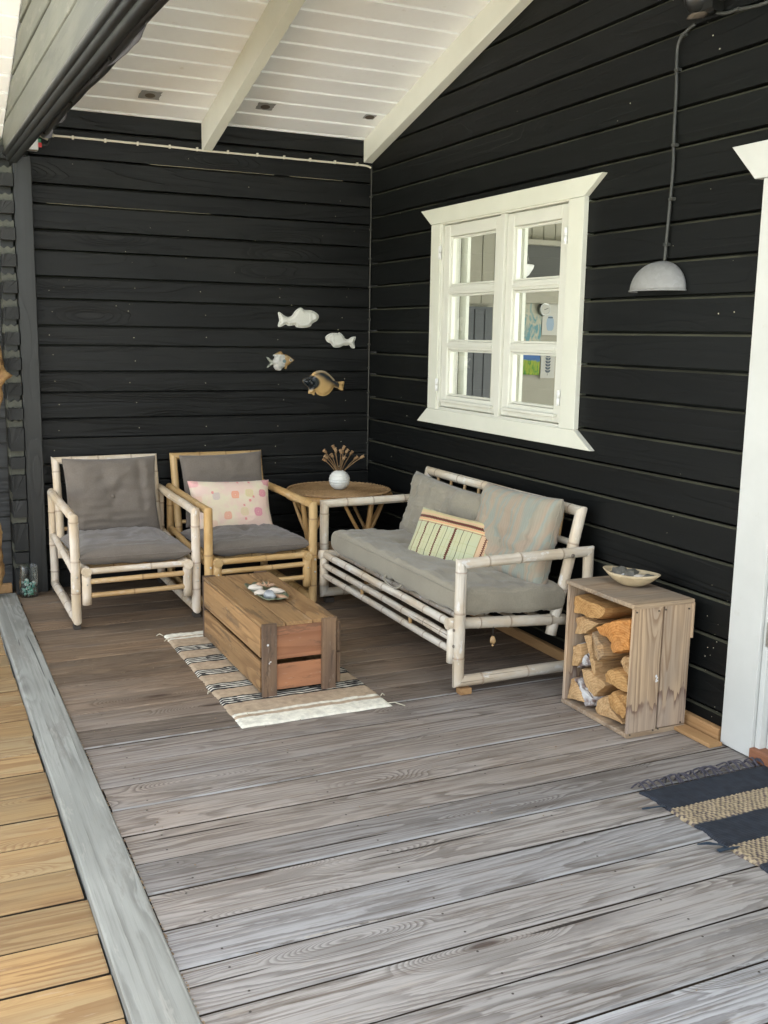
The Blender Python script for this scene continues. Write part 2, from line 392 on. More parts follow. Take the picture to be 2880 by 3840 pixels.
# ================================================================ materials
M = {}
M['deck'] = wood('weathered_deck_wood', (.215, .150, .095), (.085, .055, .033), (.04, .022, .014), 'X', .26, 4.2, 38, .68, .8, .78, 1.0, .002, .42, 1.25, split=.95, hue=True,
    tint2=(.150, .108, .070), ypos=(-1.2, -4.6, (.335, .330, .322), (.118, .110, .103)), patch=((.125, .105, .085), .42, 3.5))
M['deck2'] = wood('fresh_pine_deck', (.37, .24, .105), (.20, .11, .045), (.11, .04, .015), 'X', .28, 4.4, 22, .7, .6, .7, .6, .001, .4, 1.6, split=.5, hue=True, tint2=(.31, .225, .115), patch=((.26, .17, .085), .4, 4))
M['worn_lit'] = wood('worn_lit_board_edge', (.30, .28, .25), (.13, .11, .09), (.1, .09, .08), 'X', 3, 12, 5, .7, .5, .8, .5, .001, .2, .2, ypos=(-1.4, -3.6, (.33, .33, .32), (.15, .145, .14)), patch=((.12, .105, .09), .95, 4))  # wood wear, lightened further to paint in the near edge highlight
M['lit_edge'] = wood('painted_lit_top_edge', (.060, .060, .040), (.018, .018, .014), (.03, .03, .03), 'Y', 1.2, 9, 4, .6, .5, .8, .4, .001, .5, .1, spec=.15)  # lighter colour paints the light caught by the top chamfers
M['lit_edge_x'] = wood('painted_lit_top_edge_back', (.022, .0225, .020), (.008, .008, .0075), (.03, .03, .03), 'X', 1.2, 9, 4, .6, .5, .8, .4, .001, .7, .1, spec=.2)  # painted chamfer highlight for the back wall boards
def lighten_edges(me, m):
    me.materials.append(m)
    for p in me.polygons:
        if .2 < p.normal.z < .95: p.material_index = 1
M['dirt'] = painted('dirty_shaded_board_side', (.035, .027, .02), (.06, .045, .03), .9, .5, .1)  # dirt on the board sides, its dark colour also paints the gap shade
M['beam'] = wood('grey_threshold_wood', (.33, .335, .30), (.165, .165, .145), (.10, .095, .085), 'Y', .10, 8.5, 11, .7, .6, .78, .9, .0018, .1, .55, split=.8, tint2=(.26, .265, .235), patch=((.19, .18, .155), .5, 2.5))
M['black'] = wood('black_painted_board', (.0068, .0074, .0070), (.0036, .0039, .0037), (.02, .02, .019), 'X', .5, 6, 12, .7, .3, .46, 1.0, .0022, .4, 1, tint2=(.0115, .012, .0112), spec=.24)
M['blackr'] = wood('black_painted_side_board', (.0062, .0070, .0067), (.0040, .0047, .0045), (.010, .010, .010), 'Y', .4, 6, 10, .5, .3, .5, .8, .0016, .4, .6, split=.4, spec=.17)
M['blackz'] = wood('black_post_paint', (.020, .021, .020), (.011, .012, .011), (.07, .07, .07), 'Z', .6, 7, 6, .6, .35, .45, .8, .0015, .2, 1, spec=.45)
M['blackend'] = painted('black_log_end_paint', (.032, .033, .032), (.016, .017, .016), .6, .6, .3, sc=60)
M['blackw'] = wood('weathered_dark_cladding', (.05, .052, .052), (.02, .021, .021), (.03, .03, .03), 'X', .6, 8, 9, .7, .5, .6, .9, .0016, .3, .6, tint2=(.05, .052, .052))
M['panel'] = wood('olive_mottled_board', (.075, .078, .058), (.05, .052, .038), (.03, .03, .02), 'Y', .4, 5, 5, .5, .5, .5, .5, .001, .4, .5, tint2=(.115, .115, .085), spec=.4, patch=((.15, .145, .11), .35, 3))  # mottled olive tone, lighter than the black wall boards
M['white'] = painted('white_board_paint', (.90, .905, .885), (.87, .875, .85), .6, .15, .35, dirt=(.70, .67, .60))
M['cream'] = painted('cream_trim_paint', (.70, .705, .60), (.65, .655, .55), .5, .2, .4)
M['casing'] = painted('door_casing_paint', (.60, .61, .575), (.555, .565, .53), .5, .25, .4, dirt=(.52, .52, .46))
M['frame'] = painted('window_frame_paint', (.70, .70, .61), (.65, .65, .565), .4, .1, .5)
M['tan'] = wood('pine_strip', (.42, .25, .11), (.30, .16, .065), (.2, .08, .03), 'Y', .6, 8, 8, .7, .3, .7, .4, .001, .1)
M['plastic'] = painted('black_plastic', (.008, .0085, .008), (.014, .0145, .013), .36, .1, .4)
M['cover'] = painted('grey_vinyl', (.075, .075, .080), (.05, .05, .055), .4, .1, .5)
M['wplastic'] = painted('white_plastic', (.78, .78, .76), None, .35, .02, .5)
M['cable'] = painted('cream_cable', (.66, .62, .50), None, .5, .05, .4)
M['bcable'] = painted('black_cable', (.028, .03, .027), (.05, .052, .045), .45, .1, .5)
M['red'] = painted('red_plastic', (.65, .03, .03), None, .4); M['green'] = painted('green_plastic', (.04, .25, .12), None, .4)
M['nail'] = painted('cream_fleck', (.50, .47, .34), None, .6)
# grass
t = NT('grass'); v = t.coord(False); n1 = t.noise(v, .8, 5, .6)
M['yard'] = None
M['grass'] = t.fin(t.mix(n1, (.05, .085, .02), (.09, .12, .04)), .9, t.bump(t.noise(v, 30, 4, .7), .6, .03), .2)
# ================================================================ ground
t = NT('pale_bounce_gravel'); v = t.coord(False); M['bounce'] = t.fin(t.mix(t.noise(v, 3, 5, .7), (.71, .715, .69), (.78, .785, .76)), .9, t.bump(t.noise(v, 60, 3, .7), .6, .01), .2)
gy = obj('bounce_yard', [(-16, -16, -.30), (16, -16, -.30), (16, 6, -.30), (-16, 6, -.30)], [(0, 1, 2, 3)], M['bounce'], loc=(0, 0, -.3)); tag(gy, kind='structure')  # unseen pale ground, added to bounce sunlight up onto the ceiling
g = obj('ground', [(-300, -300, -.35), (300, -300, -.35), (300, 300, -.35), (-300, 300, -.35)], [(0, 1, 2, 3)], M['grass'], loc=(0, 0, -.35)); tag(g, kind='structure')
# ================================================================ decks
def deckprof(w, t): return [(-w/2+.003, -t), (w/2-.003, -t), (w/2, -.004), (w/2-.001, -.0018), (w/2-.005, 0), (-w/2+.006, 0), (-w/2+.0005, -.0032), (-w/2, -.0045)]
def dirty(me, n):
    me.materials.append(M['dirt'])  # dirt whose dark colour also paints the gap shade
    for p in me.polygons:
        if p.center.z < -.006: p.material_index = 1
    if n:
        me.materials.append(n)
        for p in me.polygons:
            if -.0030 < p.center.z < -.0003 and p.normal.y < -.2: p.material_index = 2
base = plank('deck_floor', (-1.1, -4.4, -.09), (2.28, 8.9, .08), M['plastic']); tag(base, kind='structure')
prof = deckprof(.1700, .028)
P_ = .178; k0 = -24
for k in range(-26, 24):
    yc = -4.097+P_*(k+.5)
    if yc > .05 or yc < -8.6: continue
    rr = random.Random(k+900)
    V, F = prism(prof, 2.236+.0, 'X', .0016, 10, k+50)
    me = mesh('floor_board', V, F, M['deck']); fixn(me); dirty(me, M['worn_lit'] if yc < -2.2 and rr.random() < .6 else 0)  # board sides get the dirt and painted gap shade
    link('floor_board', me, base, (-1.118+rr.uniform(-.004, .004), yc, rr.uniform(-.0007, .0007)), (rr.uniform(-.003, .003), 0, rr.uniform(-.0008, .0008)))
base2 = plank('outer_deck', (-4.4, -4.4, -.12), (4.0, 9.2, .08), M['plastic']); tag(base2, kind='structure')
prof = deckprof(.1690, .028)
for k in range(-25, 24):
    yc = -4.007+P_*(k+.5)
    if yc > .1 or yc < -8.6: continue
    rr = random.Random(k+300)
    V, F = prism(prof, 4.0, 'X', .0018, 10, k+350)
    me = mesh('deck_board', V, F, M['deck2']); fixn(me); dirty(me, 0)
    link('deck_board', me, base2, (-4.385+rr.uniform(-.004, .004), yc, -.022+rr.uniform(-.0006, .0006)), (rr.uniform(-.0015, .0015), 0, rr.uniform(-.001, .001)))
th = plank('threshold_beam', (-2.3095, -4.25, -.018), (.139, 8.3, .062), M['beam'], ch=.005, wob=.003, seg=20, seed=3)
tag(th, 'long weathered grey timber beam dividing the covered deck from the orange outer deck', 'beam')
# ================================================================ back wall (plane y=0)
bw = plank('back_wall', (-1.3, .10, 1.35), (3.1, .06, 2.95), M['plastic'])
tag(bw, 'black horizontal log cladding wall behind the bamboo chairs with fish hung on it', 'wall')
def cladprof(h, ch=.011, cb=.004, t=.045):  # profile (y,z): front at y=0 facing -y
    return [(0, -h/2+cb), (0, h/2-ch), (ch*.9, h/2-.002), (t, h/2-.002), (t, -h/2+.002), (cb, -h/2+.002)]
joints = [-.02, .105, .245, .355, .495, .618, .733, .882, .995, 1.146, 1.265, 1.413, 1.524, 1.671, 1.795, 1.938, 2.050, 2.188, 2.296, 2.443, 2.60, 2.78]
for i in range(len(joints)-1):
    z0, z1 = joints[i], joints[i+1]; h = z1-z0-.0035
    V, F = prism(cladprof(h, .012 if i % 2 else .008), 2.06, 'X', .0012, 8, i+7)
    me = mesh('wall_board', V, F, M['black']); fixn(me); lighten_edges(me, M['lit_edge_x'])
    link('wall_board', me, bw, (-1.03, .0, (z0+z1)/2))
# pale slivers of bare wood in two joints
for (x0, x1, z) in ((-1.98, -1.05, 2.192), (-1.4, -.65, 2.446), (-.55, -.2, 2.446)):
    plank('bare_edge', ((x0+x1)/2, .006, z), (x1-x0, .006, .0017), M['nail'], bw, ch=.0005)
# flecks, nail heads
rr = random.Random(5); V = []; F = []
def fleck(cx, cy, cz, s, ax):
    b = len(V)
    for k in range(6):
        a = k*PI/3; u, w = math.cos(a)*s, math.sin(a)*s*rr.uniform(.6, 1.1)
        V.append((cx+u, cy, cz+w) if ax == 'y' else (cx, cy+u, cz+w))
    V.append((cx, cy-.003, cz) if ax == 'y' else (cx-.003, cy, cz))
    for k in range(6): F.append((b+k, b+(k+1) % 6, b+6))
for zc in (.56, .67, .81, .94, 1.07, 1.20, 1.34, 1.47, 1.6, 1.73):
    for xc in (-1.98, -1.52, -1.09, -.62, -.18):
        if rr.random() < .85: fleck(xc+rr.uniform(-.03, .03), -.0012, zc+rr.uniform(-.02, .02), .0032, 'y')
for _ in range(22): fleck(rr.uniform(-2, -.1), -.0012, rr.uniform(1.6, 2.65), rr.uniform(.0015, .003), 'y')
for p in ((-.539, 1.675), (-.224, 1.53)): fleck(p[0], -.002, p[1], .0045, 'y')
o = obj('nail_head', V, F, M['nail'], bw, loc=(-1, 0, 1)); o['kind'] = 'stuff'
# ================================================================ side wall (plane x=0) with window and door openings
sw = thing('side_wall', (.05, -2, 0), 'black horizontally boarded house wall holding the white window, right of the sofa', 'wall')
js = [-.045, .101, .244, .388, .535, .683, .826, .965, 1.105, 1.252, 1.390, 1.529, 1.670, 1.811, 1.953, 2.095, 2.237, 2.377, 2.520, 2.657, 2.795, 2.935, 3.075, 3.215, 3.355, 3.495, 3.635, 3.775, 3.915]
WY0, WY1, WZ0, WZ1 = -.90, -2.29, 1.06, 2.14
def sidep(h): return [(0, -h/2+.004), (0, h/2-.010), (.008, h/2-.002), (.045, h/2-.002), (.045, -h/2+.002), (.004, -h/2+.002)]
for i in range(len(js)-1):
    z0, z1 = js[i], js[i+1]; h = z1-z0-.005; zc = (z0+z1)/2
    spans = [(0.0, -3.40)] if z0 < 2.06 else [(0.0, -4.40), (-4.405, -8.6)]
    if z0 < 2.06: spans += [(-4.40, -8.6)]
    out = []
    for a, b in spans:
        if z1 > WZ0 and z0 < WZ1 and a > WY0 > b: out += [(a, WY0), (WY1, b)]
        else: out.append((a, b))
        if z0 < WZ0 < z1 and a > WY0 > b: fills = (z0, WZ0-.001)
        elif z0 < WZ1 < z1 and a > WY0 > b: fills = (WZ1+.001, z1)
        else: fills = None
        if fills:
            V, F = prism(sidep(fills[1]-fills[0]-.004), WY0-WY1-.001, 'Y', .0005, 4, i+177)
            me = mesh('wall_board', V, F, M['blackr']); fixn(me); link('wall_board', me, sw, (0, (WY0+WY1)/2, (fills[0]+fills[1])/2))
    for a, b in out:
        V, F = prism(sidep(h), a-b, 'Y', .001, 8, i+77)
        me = mesh('wall_board', V, F, M['blackr']); fixn(me); lighten_edges(me, M['lit_edge'])
        link('wall_board', me, sw, (0, (a+b)/2, zc))
# solid core behind boards (butted pieces round the openings)
for (ya, yb, za, zb) in ((.0, WY0, -.05, 3.9), (WY0, WY1, -.05, WZ0), (WY0, WY1, WZ1, 3.9), (WY1, -3.42, -.05, 3.9), (-3.42, -4.38, 2.1, 3.9), (-4.38, -8.6, -.05, 3.9)):
    plank('wall_core', (.075, (ya+yb)/2, (za+zb)/2), (.055, ya-yb, zb-za), M['plastic'] if not (WZ0 == zb or WZ1 == za) else M['plastic'], sw, ch=.0005)
V = []; F = []
for _ in range(34):
    y = rr.uniform(-.2, -3.3); z = rr.uniform(.15, 2.9)
    if WY1-.15 < y < WY0+.15 and .95 < z < 2.25: continue
    fleck(-.0012, y, z, rr.uniform(.0010, .0022), 'x')
for _ in range(16): fleck(-.0012, rr.uniform(-3.2, -3.34), rr.uniform(.05, .6), rr.uniform(.0010, .0026), 'x')
for y, z in ((-3.06, 2.545), (-3.15, 1.60), (-3.23, 1.605), (-2.56, 2.45), (-3.02, 2.60)): fleck(-.0015, y, z, .0038, 'x')
o = obj('nail_head', V, F, M['nail'], sw, loc=(0, -2, 1)); o['kind'] = 'stuff'
# skirting strips along the wall foot
st = thing('skirting', (-.03, -1.7, 0), 'narrow pine strips along the foot of the black side wall behind the crate', 'skirting board')
plank('strip', (-.018, -1.68, .027), (.034, 3.33, .05), M['tan'], st, ch=.006)
plank('flat_strip', (-.077, -3.18, .009), (.062, .40, .014), M['tan'], st, ch=.002)
# ================================================================ ceiling and rafters
SL = .273; ZC = 2.705
def zceil(y): return ZC-SL*y
rf = thing('porch_roof', (-1.1, -2, 3.2), 'white boarded sloping porch ceiling with exposed white rafters', 'roof')
ang = -math.atan(SL)
cy = [.14, -.012, -.167, -.325, -.475, -.623, -.776, -.918, -1.062, -1.208]
while cy[-1] > -4.6: cy.append(cy[-1]-.148)
cosA = math.cos(ang)
for i in range(len(cy)-1):
    ya, yb = cy[i], cy[i+1]; w = (ya-yb)/cosA-.003; ym = (ya+yb)/2
    # local frame: x along, y towards the camera-up slope; underside at z=0, lipped edge
    pr = [(-w/2, .012), (-w/2+.007, .0), (w/2-.001, -.006), (w/2, .012), (w/2, .022), (-w/2, .022)]
    V, F = prism([(-a, b) for a, b in pr], 2.205, 'X', .0006, 6, i+500)
    me = mesh('ceiling_board', V, F, M['white']); fixn(me)
    link('ceiling_board', me, rf, (-1.098, ym, zceil(ym)), (ang, 0, 0))
ls = 4.95/cosA
plank('roof_deck', (-1.1, -2.15, zceil(-2.15)+.08), (2.5, ls, .06), M['plastic'], rf, rot=(ang, 0, 0))
def rafter(x0, x1, dep, name='rafter', lab=None):
    y0, y1 = -.0, -4.5; V = []
    for x in (x0, x1):
        V += [(x, y0, zceil(y0)-dep), (x, y1, zceil(y1)-dep-.03), (x, y1, zceil(y1)-.003), (x, y0, zceil(y0)-.003)]
    F = [(0, 1, 2, 3), (4, 7, 6, 5), (0, 4, 5, 1), (3, 2, 6, 7), (0, 3, 7, 4), (1, 5, 6, 2)]
    me = mesh(name, [Vector(v)-Vector((x0, y0, 2.6)) for v in V], F, M['cream']); fixn(me)
    o = link(name, me, rf, (x0, y0, 2.6), None, lab); b = o.modifiers.new('b', 'BEVEL'); b.width = .003; b.segments = 2
rafter(-1.098, -1.040, .163); rafter(-.062, -.002, .140, lab='cream rafter fixed against the black side wall')
# ---- gable panel left, outer soffit
gp = thing('gable_panel', (-2.2, -2, 2.6), 'dark olive boarded gable panel above the open left side of the porch', 'gable')
def ztop(y): return 2.506-.339*y
sh = .024
for k in range(12):
    z0 = 2.437+.137*k; z1 = z0+.134
    # y at which the board meets the soffit
    ys0 = min(.06, (2.506-z0)/.339); ys1 = min(.06, (2.506-z1)/.339)
    if ys0 < -4.4: break
    ys1 = max(ys1, -4.5)
    pts = [(ys0, z0), (-4.5, z0-.108), (-4.5, z1-.108), (ys1, z1+sh*ys1)] + ([(ys0, min(z1, ztop(ys0)))] if ys0 > ys1+.001 and k == 0 else [])
    V = [(-2.2, y, z) for y, z in pts]+[(-2.17, y, z) for y, z in pts]; n = len(pts)
    F = [tuple(range(n)), tuple(range(2*n-1, n-1, -1))]+[(i, (i+1) % n, n+(i+1) % n, n+i) for i in range(n)]
    me = mesh('gable_board', [Vector(v)-Vector((-2.2, -2, z0)) for v in V], F, M['panel']); fixn(me)
    o = link('gable_board', me, gp, (-2.2, -2, z0)); b = o.modifiers.new('b', 'BEVEL'); b.width = .004; b.segments = 1
plank('gable_core', (-2.165, -2.3, 2.99), (.006, 4.0, .02), M['plastic'], gp)
sf = thing('outer_soffit', (-2.6, -2, 3.1), 'white boarded underside of the roof overhang, at the top left edge', 'soffit')
ang2 = -math.atan(.339); y = .9
while y > -4.4:
    ym = y-.075; w = .15/math.cos(ang2)-.003
    pr = [(-w/2, .012), (-w/2+.007, .0), (w/2-.001, -.006), (w/2, .012), (w/2, .022), (-w/2, .022)]
    V, F = prism([(-a, b) for a, b in pr], .9, 'X', .0006, 3, int(y*100)+9000)
    me = mesh('soffit_board', V, F, M['white']); fixn(me)
    link('soffit_board', me, sf, (-2.652, ym, ztop(ym)), (ang2, 0, 0)); y -= .15
plank('soffit_deck', (-2.65, -1.75, ztop(-1.75)+.06), (.9, 5.4/math.cos(ang2), .03), M['plastic'], sf, rot=(ang2, 0, 0))
# ---- head beam: black roller track below the gable, rolled cover
tr = thing('roller_track', (-2.15, -2.2, 2.4), 'glossy black multi rail track running under the gable panel', 'track')
for x, z, r in ((-2.196, 2.425, .014), (-2.176, 2.412, .017), (-2.150, 2.400, .021)):
    pts = [(x, .02-y_*.05, z-.024*y_*.05) for y_ in range(0, 90)]
    tube('rail', pts, r, M['plastic'], tr, 10)
for i in range(5):
    yy = -.35-i*.8; tube('bracket', [(-2.205, yy, 2.43+.024*yy), (-2.12, yy, 2.385+.024*yy)], .006, M['plastic'], tr, 6)
rb = thing('rolled_blind', (-2.11, -2.2, 2.4), 'dark rolled up weather blind sagging beside the black track', 'blind')
pts = []; rad = []
for i in range(74):
    yy = -1.0-i*.035; s = abs(noise.noise(Vector((yy*1.3, 2, 0))))
    pts.append((-2.108+.012*noise.noise(Vector((yy*2.1, 0, 4))), yy, 2.408+.024*yy+.010*noise.noise(Vector((yy*1.9, 7, 0))))); rad.append(.016+.012*s)
tube('roll', pts, rad, M['plastic'], rb, 12)
def flap(y0, y1, dz, seed):
    V = []; F = []; n = 12; m = 5
    for i in range(n+1):
        u = i/n; yy = y0+(y1-y0)*u; sag = math.sin(PI*u)**.6
        for j in range(m+1):
            w = j/m; V.append((-2.108+.014*w*sag+.006*noise.noise(Vector((u*5, w*3, seed))), yy, 2.415+.024*yy-.020*w-dz*sag*w*w+.01*(1-w)))
    for i in range(n):
        for j in range(m): a = i*(m+1)+j; F.append((a, a+1, a+m+2, a+m+1))
    o = obj('cover_flap', V, F, M['cover'], rb, loc=(-2.1, y0, 2.4), smooth=True); s = o.modifiers.new('s', 'SOLIDIFY'); s.thickness = .003
flap(-1.30, -1.02, .020, 1); flap(-1.72, -1.40, .008, 2); flap(-3.22, -2.60, .012, 3)
# ---- corner post, log ends, outer wall
po = plank('corner_post', (-2.110, -.045, 1.19), (.096, .08, 2.46), M['blackz'], ch=.004, wob=.002, seg=8, seed=11)
tag(po, 'black square corner post between the stacked log ends and the back wall', 'post')
le = thing('log_corner', (-2.19, -.02, 0), 'stack of interlocking black log ends at the left corner of the wall', 'log wall corner')
blocks = [(1.484, 1.412), (1.344, 1.276), (1.206, 1.136), (1.068, 1.0), (.958, .825), (.793, .723), (.690, .554), (.546, .447), (.412, .258), (.246, .180), (.150, .0)]
z = 1.552
while z < 2.45: blocks.append((z+.069, z)); z += .141
def logend(z1, z0, seed):
    rr = random.Random(seed); x0, x1 = -2.235, -2.162; yf = -.10+rr.uniform(-.008, .008); n = 12
    top = []
    for i in range(n+1):
        u = i/n; top.append((x0+(x1-x0)*u, z1-.003*abs(math.sin(u*3*PI))-rr.uniform(0, .003)))
    pts = top+[(x1, z0), (x0, z0)]; m = len(pts)
    V = [(x, yf+.004*rr.random(), z) for x, z in pts]+[(x, .06, z) for x, z in pts]
    F = [tuple(range(m)), tuple(range(2*m-1, m-1, -1))]+[(i, (i+1) % m, m+(i+1) % m, m+i) for i in range(m)]
    me = mesh('log_end', [Vector(v)-Vector((-2.19, -.05, z0)) for v in V], F, M['blackend']); fixn(me)
    link('log_end', me, le, (-2.19, -.05, z0))
for i, (a, b) in enumerate(blocks): logend(a, b, i)
for i in range(len(blocks)):   # recessed necks with scalloped tongue between the ends
    a = blocks[i][0]
    V = []; n = 12
    top = [(-2.238+.076*u/n, a+.035+.006*math.cos(u/n*4*PI)) for u in range(n+1)]
    pts = top+[(-2.162, a-.01), (-2.238, a-.01)]; m = len(pts)
    V = [(x, -.055, z) for x, z in pts]+[(x, .06, z) for x, z in pts]
    F = [tuple(range(m)), tuple(range(2*m-1, m-1, -1))]+[(k, (k+1) % m, m+(k+1) % m, m+k) for k in range(m)]
    me = mesh('log_tongue', [Vector(v)-Vector((-2.2, 0, a)) for v in V], F, M['panel']); fixn(me); link('log_tongue', me, le, (-2.2, 0, a))
plank('log_core', (-2.20, .025, 1.2), (.07, .10, 2.45), M['plastic'], le)
ow = thing('outer_wall', (-3.2, .06, 0), 'weathered dark outside cladding left of the log ends', 'wall')
z = .0; i = 0
while z < 3.2:
    h = .1425; V, F = prism(cladprof(h-.004, .006, .004, .04), 1.75, 'X', .001, 4, i+1400)
    me = mesh('cladding_board', V, F, M['blackw']); fixn(me); link('cladding_board', me, ow, (-3.118, .06, z+h/2)); z += h; i += 1
plank('foot_board', (-2.32, -.0, .02), (.13, .05, .05), M['tan'], ow)
# ================================================================ window
wd = thing('window', (-.02, -1.6, 1.55), 'cream two casement window with six panes and flared casing in the black side wall', 'window')
def yz_prism(name, poly, x0, x1, mat, parent, bev=.002, label=None):
    n = len(poly); c = Vector((x0, sum(p[0] for p in poly)/n, sum(p[1] for p in poly)/n))
    V = [(x0, y, z) for y, z in poly]+[(x1, y, z) for y, z in poly]
    F = [tuple(range(n)), tuple(range(2*n-1, n-1, -1))]+[(k, (k+1) % n, n+(k+1) % n, n+k) for k in range(n)]
    me = mesh(name, [Vector(v)-c for v in V], F, mat); fixn(me); o = link(name, me, parent, c, None, label)
    if bev: b = o.modifiers.new('b', 'BEVEL'); b.width = bev; b.segments = 2; b.limit_method = 'ANGLE'
    return o
yz_prism('casing_head', [(-.749, 2.197), (-2.436, 2.195), (-2.311, 2.1115), (-.876, 2.1125)], -.030, -.001, M['cream'], wd)
yz_prism('casing_sill', [(-.878, 1.0915), (-2.314, 1.0925), (-2.447, 1.011), (-.755, 1.009)], -.030, -.001, M['cream'], wd)
yz_prism('casing_side', [(-.877, 2.111), (-.984, 2.111), (-.984, 1.093), (-.879, 1.093)], -.027, -.001, M['cream'], wd)
yz_prism('casing_side', [(-2.199, 2.1105), (-2.311, 2.1105), (-2.314, 1.094), (-2.199, 1.094)], -.027, -.001, M['cream'], wd)
# jamb frame
for poly in ([(-.902, 2.137), (-.999, 2.137), (-.999, 1.063), (-.902, 1.063)], [(-2.184, 2.137), (-2.288, 2.137), (-2.288, 1.063), (-2.184, 1.063)],
             [(-1.0, 2.137), (-2.183, 2.137), (-2.183, 2.104), (-1.0, 2.104)], [(-1.0, 1.098), (-2.183, 1.098), (-2.183, 1.063), (-1.0, 1.063)]):
    yz_prism('jamb', poly, -.020, .10, M['frame'], wd)
yz_prism('mullion', [(-1.609, 2.103), (-1.652, 2.103), (-1.652, 1.099), (-1.609, 1.099)], -.022, .06, M['frame'], wd)
yz_prism('drip_strip', [(-1.0, 1.106), (-2.183, 1.106), (-2.183, 1.0985), (-1.0, 1.0985)], -.018, .03, M['frame'], wd, .001)
def sash(ya, yb, hinge_y):
    g0, g1 = ya-.062, yb+.062; zt, zb = 2.098, 1.112; c = Vector((0, (ya+yb)/2, 1.6)); V = []; F = []
    for y0, y1, z0, z1, x0 in ((ya, g0, zb, zt, -.008), (g1, yb, zb, zt, -.008), (g0-.0005, g1+.0005, 2.036, zt, -.0072), (g0-.0005, g1+.0005, zb, 1.173, -.0072)):
        n = len(V); k = .003
        for x, q in ((.038, 0), (x0+k, 0), (x0, k)):
            for y, z in ((y0-q, z1-q), (y1+q, z1-q), (y1+q, z0+q), (y0-q, z0+q)): V.append(Vector((x, y, z))-c)
        for r in (0, 4):
            for j in range(4): F.append((n+r+j, n+r+(j+1) % 4, n+r+4+(j+1) % 4, n+r+4+j))
        F += [(n, n+3, n+2, n+1), (n+8, n+9, n+10, n+11)]
    me = mesh('sash', V, F, M['frame']); fixn(me); s = link('sash', me, wd, c)
    def bx(name, y0, y1, z0, z1, x0=-.008, x1=.038): yz_prism(name, [(y0, z1), (y1, z1), (y1, z0), (y0, z0)], x0, x1, M['frame'], s, .003)
    for zc in (1.751, 1.4505):
        bx('glazing_bar', g0-.0005, g1+.0005, zc-.022, zc+.022, -.004); bx('bar_moulding', g0-.0005, g1+.0005, zc-.009, zc+.009, -.011, -.0045)
    bx('drip_rail', ya-.03, yb+.03, 1.138, 1.152, -.030, -.008)
    for zt_, zb_ in [(2.034, 1.775), (1.727, 1.474), (1.427, 1.175)]:
        for (a, b, c_, d) in ((g0, g0-.012, zb_, zt_), (g1+.012, g1, zb_, zt_), (g0-.0125, g1+.0125, zt_-.010, zt_), (g0-.0125, g1+.0125, zb_, zb_+.010)):
            bx('bead', a, b, c_, d, .006, .030)
        obj('pane', [(.022, g0-.008, zb_+.004), (.022, g1+.008, zb_+.004), (.022, g1+.008, zt_-.004), (.022, g0-.008, zt_-.004)], [(0, 1, 2, 3)], M['glass'], s, loc=(.022, (g0+g1)/2, zb_))
    for zc in (1.955, 1.23):
        for dz in (0, -.036): tube('hinge', [(-.030, hinge_y, zc+dz), (-.030, hinge_y, zc+dz+.034)], .0085, M['wplastic'], s, 10)
# glass material: thin sheet, reflection by angle, otherwise clear
t = NT('window_glass'); gl = t.n('BsdfGlossy'); gl.inputs['Roughness'].default_value = .02; gl.inputs[0].default_value = (1, 1, 1, 1)
trn = t.n('BsdfTransparent'); trn.inputs[0].default_value = (.95, .97, .95, 1); fr = t.n('Fresnel'); fr.inputs[0].default_value = 1.45
mx = t.n('MixShader'); t.L(t.math('MULTIPLY_ADD', fr.outputs[0], 1.9, .02, clamp=True), mx.inputs[0]); t.L(trn.outputs[0], mx.inputs[1]); t.L(gl.outputs[0], mx.inputs[2]); t.L(mx.outputs[0], t.out.inputs[0]); M['glass'] = t.m
sash(-1.002, -1.606, -.992); sash(-1.655, -2.181, -2.188)
# inner secondary frame
for (y0, y1) in ((-1.03, -1.10), (-1.60, -1.67), (-2.12, -2.17)):
    yz_prism('inner_frame', [(y0, 2.10), (y1, 2.10), (y1, 1.10), (y0, 1.10)], .085, .105, M['frame'], wd)
# ================================================================ interior seen through the window
M['iwall'] = painted('interior_cream_paint', (.36, .34, .27), None, .7, .05, .2)
M['idark'] = painted('dark_grey_door_paint', (.05, .055, .055), None, .4, .05, .5)
M['igrey'] = painted('charcoal_cupboard_paint', (.085, .085, .075), None, .6, .05, .3)
rm = thing('room_wall', (1.4, .12, 0), 'pale panelled kitchen wall seen through the window', 'interior wall')
plank('wall_panel', (2.0, .16, 1.4), (3.8, .06, 2.9), M['iwall'], rm)
x = .3
while x < 3.6:
    plank('upright_board', (x+.05, .122, 2.28), (.094, .016, .96 if x > 1.0 else 1.1), M['iwall'], rm, ch=.003); x += .098
fl = plank('interior_floor', (2.0, -2.2, -.02), (3.8, 4.8, .04), M['casing']); tag(fl, kind='structure')
plank('end_wall', (3.9, -.8, 1.4), (.06, 1.9, 2.9), M['iwall'], rm)
plank('end_wall', (2.0, -4.55, .6), (3.8, .06, 1.2), M['iwall'], rm)
ic = plank('added_ceiling_slab', (2.0, -2.02, 2.86), (3.8, 4.34, .04), M['iwall']); tag(ic, kind='structure')  # unseen slab added to limit room light, stops short to admit sky
idr = thing('interior_door', (.86, .09, 0), 'dark grey interior door seen through the left casement', 'door')
plank('leaf', (.865, .10, .86), (.215, .02, 1.69), M['idark'], idr)
for x in (.83, .91): plank('batten', (x, .087, .86), (.005, .006, 1.66), M['idark'], idr, ch=.001)
plank('frame', (.735, .09, 1.5), (.05, .05, 2.5), M['iwall'], idr)
cb = thing('wall_cupboard', (1.35, .07, 1.9), 'charcoal open cupboard under a cream shelf, seen through the top right pane', 'cupboard')
plank('cupboard_face', (1.385, .10, 2.03), (.39, .02, .24), M['igrey'], cb); plank('shelf', (1.385, .07, 2.155), (.40, .08, .036), M['iwall'], cb)
plank('shelf_rail', (1.385, .08, 1.79), (.5, .05, .10), M['iwall'], cb)
